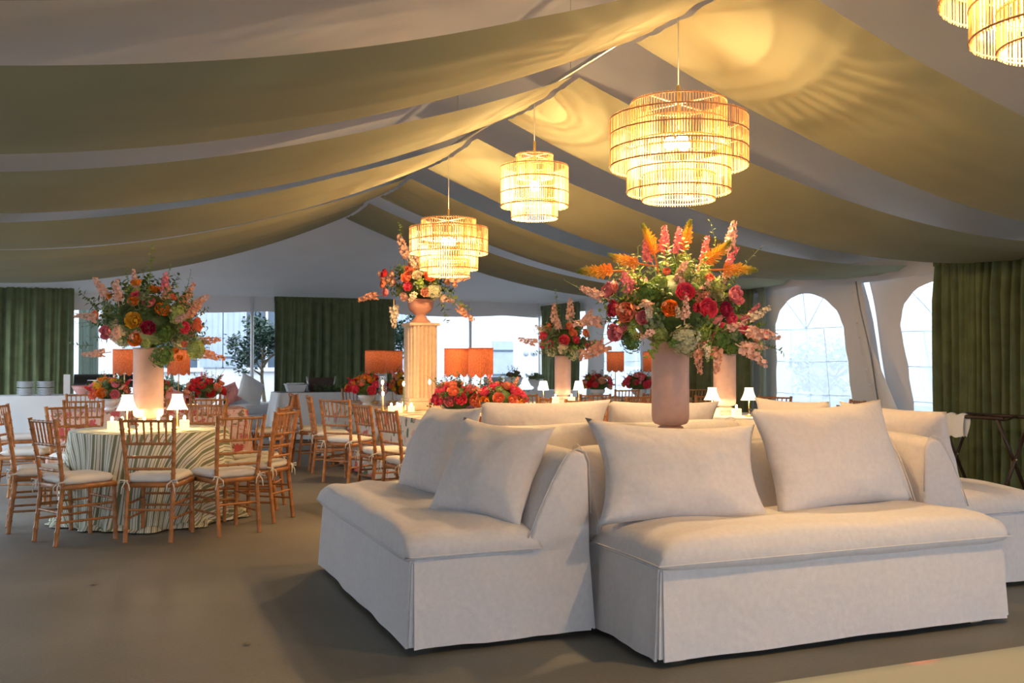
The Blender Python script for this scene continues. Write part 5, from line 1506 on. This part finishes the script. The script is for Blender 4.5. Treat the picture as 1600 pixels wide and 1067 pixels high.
tag(put('white_napkin', b.mesh('white_napkin'), 'white_cloth', None, (8.05, 7.42, 0), (0, 0, 0.05)), 'white napkin hung over the tray stand bar', 'napkin')

# ------------------------------------------------------------------ lounge corner beyond the buffet
def armchair(label, x, y, rz, m='white_cloth'):
    o = thing('lounge_chair', label, 'armchair', (x, y, 0), rz)
    b = MB(); b.box(-.42, .42, -.4, .4, .08, .36); put('base', bevel_mesh(b.mesh('base'), 0.06, 3), m, o)
    me = pillow_mesh('seat_cushion', 0.72, 0.66, 0.20, 14, .02, 6, .003, 1, .45); me.transform(Matrix.Rotation(PI / 2, 4, 'X')); put('seat_cushion', me, m, o, (0, -.04, .44))
    b = MB(); b.grid(lambda u, v: (0.44 * math.cos(PI * u), 0.10 + 0.34 * math.sin(PI * u), .3 + .55 * v - .16 * v * abs(math.cos(PI * u))), 22, 6)
    b.grid(lambda u, v: (0.33 * math.cos(PI * u), 0.07 + 0.24 * math.sin(PI * u), .3 + .55 * v - .16 * v * abs(math.cos(PI * u))), 22, 6)
    w = 23
    for i in range(22): b.f.append((6 * w + i, 6 * w + i + 1, 7 * w + 6 * w + i + 1, 7 * w + 6 * w + i))
    put('backrest', b.mesh('backrest'), m, o)
    for sx in (-1, 1):
        for sy in (-1, 1):
            t = MB(); t.tube([(sx * .34, sy * .32, 0), (sx * .34, sy * .32, .1)], 0.02, 6); put('leg', t.mesh('leg'), 'dark_wood', o)
armchair('white rounded lounge chair beside the serving table', 2.35, 19.0, 0.6)
armchair('pink upholstered lounge chair seen beyond the long table', 7.1, 19.3, 0.2, 'pink_fabric')
armchair('dusky pink lounge chair beyond the pink-clothed table', 0.9, 18.4, -0.3, 'rose_cushion')
pw = put('throw_pillow', pillow_mesh('puffy_pillow', 0.52, 0.52, 0.26, 16), 'white_cloth', None, (2.42, 18.85, 0.80), (R(-20), R(28), R(25))); tag(pw, 'puffy white pillow standing on the white lounge chair', 'pillow')
pw = put('throw_pillow', pillow_mesh('rose_pillow', 0.40, 0.36, 0.16, 14), 'rose_cushion', None, (2.08, 18.98, 0.74), (R(-16), R(-14), R(40))); tag(pw, 'small rose-coloured pillow on the white lounge chair', 'pillow')
o = thing('side_table', 'small white side table holding two plain lamps in the lounge corner', 'side table', (1.35, 18.0, 0))
b = MB(); b.lathe([(0.0001, .56), (.25, .56), (.25, .585), (.0001, .585)], 26, cap=False); me = b.mesh('tabletop'); sharp(me); put('tabletop', me, 'white_metal', o)
b = MB(); b.tube([(0, 0, .01), (0, 0, .56)], .03, 10); put('pedestal', b.mesh('pedestal'), 'white_metal', o)
b = MB(); b.lathe([(0.0001, 0), (.16, 0), (.15, .015), (.03, .025)], 22, cap=False); put('base', b.mesh('base'), 'white_metal', o)
lamp_small('plain white lamp on the lounge side table, house side', 1.32, 18.1, 'lamp_cool', 0.586, pleat=False)
lamp_small('plain white lamp on the lounge side table, tent side', 1.45, 17.95, 'lamp_cool', 0.586, pleat=False)

# ------------------------------------------------------------------ outdoors: house front and trees
FY = 27.0
def facade():
    wins = [(-3.4, -2.2), (1.0, 2.15), (3.33, 4.45), (6.2, 7.4), (14.5, 15.7)]
    b = MB()
    x = -9.0
    zs, zt, H_ = 1.15, 3.1, 6.0
    for a, c in wins:
        b.box(x, a, FY, FY + 0.3, 0, H_); b.box(a, c, FY, FY + 0.3, 0, zs); b.box(a, c, FY, FY + 0.3, zt, H_); x = c
    b.box(x, 26, FY, FY + 0.3, 0, H_)
    o = struct(put('wall_house', b.mesh('house_wall', False), 'facade'))
    for a, c in wins:
        w = MB(); w.box(a, c, FY + 0.18, FY + 0.2, zs, zt); put('window_glass', w.mesh('window_glass', False), 'dark_glass', o)
        w = MB(); w.box(a - .1, c + .1, FY - 0.10, FY + 0.1, zs - 0.10, zs); put('window_sill', w.mesh('window_sill', False), 'facade', o)
        for k in (0.0, 0.5, 1.0):
            w = MB(); xx = a + (c - a) * k; w.box(xx - .03, xx + .03, FY + 0.12, FY + 0.18, zs, zt); put('window_bar', w.mesh('window_bar', False), 'white_metal', o)
        for s in (0, 1):
            hx0 = a - 0.62 if s == 0 else c + 0.02
            w = MB(); w.box(hx0, hx0 + 0.6, FY - 0.05, FY - 0.005, zs, zt)
            for k in range(4): w.box(hx0 + 0.02 + k * 0.15, hx0 + 0.13 + k * 0.15, FY - 0.06, FY - 0.05, zs + 0.02, zt - 0.02)
            sh = put('shutter', w.mesh('shutter', False), 'shutter', o)
            for zz in (zs + 0.25, zt - 0.35):
                h = MB(); h.box(hx0, hx0 + 0.6, FY - 0.075, FY - 0.06, zz, zz + 0.05); put('strap_hinge', h.mesh('strap_hinge', False), 'dark_glass', sh)
    for hx0 in (10.3,):
        w = MB(); w.box(hx0, hx0 + 0.62, FY - 0.05, FY - 0.005, 0.7, 1.9)
        sh = put('shutter', w.mesh('shutter', False), 'shutter', o)
        for zz in (0.9, 1.6):
            h = MB(); h.box(hx0, hx0 + 0.62, FY - 0.075, FY - 0.05, zz, zz + 0.05); put('strap_hinge', h.mesh('strap_hinge', False), 'dark_glass', sh)
    for k in range(3):
        h = MB(); h.lathe([(0.0001, 0), (0.05, 0.0), (0.09, 0.02), (0.05, 0.05), (0.0001, 0.06)], 8, cap=False)
        put('wall_rosette', h.mesh('wall_rosette'), 'shutter', o, (11.35 + k * 0.24, FY - 0.002, 1.55), (PI / 2, 0, 0))
    return o
facade()
# side of a second white house beyond the right-hand tent wall
b = MB(); b.box(22, 22.4, -6, 27, 0, 3.2)
struct(put('wall_garden', b.mesh('garden_wall', False), 'facade'))

def tree(label, x, y, h, r, n, seed, m='tree_leaf', trunk=0.05, group=None):
    r_ = random.Random(seed)
    o = thing('leafy_tree', label, 'tree', (x, y, 0), group=group)
    t = MB(); t.tube([(0, 0, 0), (0.03, 0, h * .3), (-0.02, 0.02, h * .6), (0, 0, h)], [trunk, trunk * .85, trunk * .7, trunk * .4], 8)
    for k in range(6):
        a = k * 1.05 + seed; zz = h * (.62 + .06 * k)
        t.tube([(0, 0, zz), (r * .4 * math.cos(a), r * .4 * math.sin(a), zz + r * .3), (r * .75 * math.cos(a), r * .75 * math.sin(a), zz + r * .55)], [trunk * .45, trunk * .3, trunk * .12], 6)
    put('trunk', t.mesh('trunk'), 'bark', o)
    b = MB()
    cl = [(Vector((r_.gauss(0, .42), r_.gauss(0, .42), r_.gauss(0, .36))) * r, r_.uniform(.28, .5) * r) for _ in range(16)]
    for i in range(n):
        c, cr = cl[i % len(cl)]
        d = Vector((r_.gauss(0, 1), r_.gauss(0, 1), r_.gauss(0, 1))).normalized() * cr * r_.uniform(.4, 1.05)
        p = c + d + Vector((0, 0, h + r * .25)); a = Vector((r_.uniform(-1, 1), r_.uniform(-1, 1), r_.uniform(-.6, .6))).normalized(); s = a.cross(Vector((r_.uniform(-1, 1), r_.uniform(-1, 1), 1))).normalized()
        L = r_.uniform(.06, .11) * (1 + r * .25); w = L * .28
        b.add([p, p + a * L * .5 + s * w, p + a * L, p + a * L * .5 - s * w], [(0, 1, 2, 3)])
    f = put('foliage', b.mesh('foliage', False), m, o); f['kind'] = 'stuff'
    return o
def pot(label, x, y, m='white_metal'):
    o = thing('planter_pot', label, 'planter', (x, y, 0))
    b = MB(); b.lathe([(0.0001, 0), (.16, 0), (.23, .42), (.25, .43), (.25, .47), (.22, .47), (.21, .42), (0.0001, .40)], 24, cap=False); put('pot_body', b.mesh('pot'), m, o)
    b = MB(); b.lathe([(0.0001, .41), (.21, .41)], 20, cap=False); put('soil', b.mesh('soil'), 'bark', o)
tree('potted olive tree with a bare trunk before the house shutters', 3.02, 21.6, 1.62, 0.62, 2200, 3)
pot('white planter under the bare-trunked olive tree', 3.02, 21.6)
tree('small olive tree before the house window nearest the plate buffet side', 1.25, 22.4, 1.7, 0.55, 1700, 4)
tree('dense dark tree beyond the column and the green curtain', 6.3, 23.4, 1.75, 0.8, 3000, 5)
tree('low bluish shrub behind the orange lamps', 1.3, 20.9, 0.55, 0.42, 1500, 6, 'leaf_dusty', 0.02)
for i, (x, y, h, r) in enumerate(((14.5, 11.8, 1.1, 1.1), (15.5, 9.2, 1.4, 1.3), (16.0, 14.5, 1.2, 1.2), (14.0, 17.0, 0.9, 0.9), (17.0, 6.0, 1.6, 1.4))):
    tree('hazy garden tree seen through the clear vinyl windows', x, y, h, r, 1800, 10 + i, 'leaf_dusty', 0.07, 'garden trees beyond the arched windows')
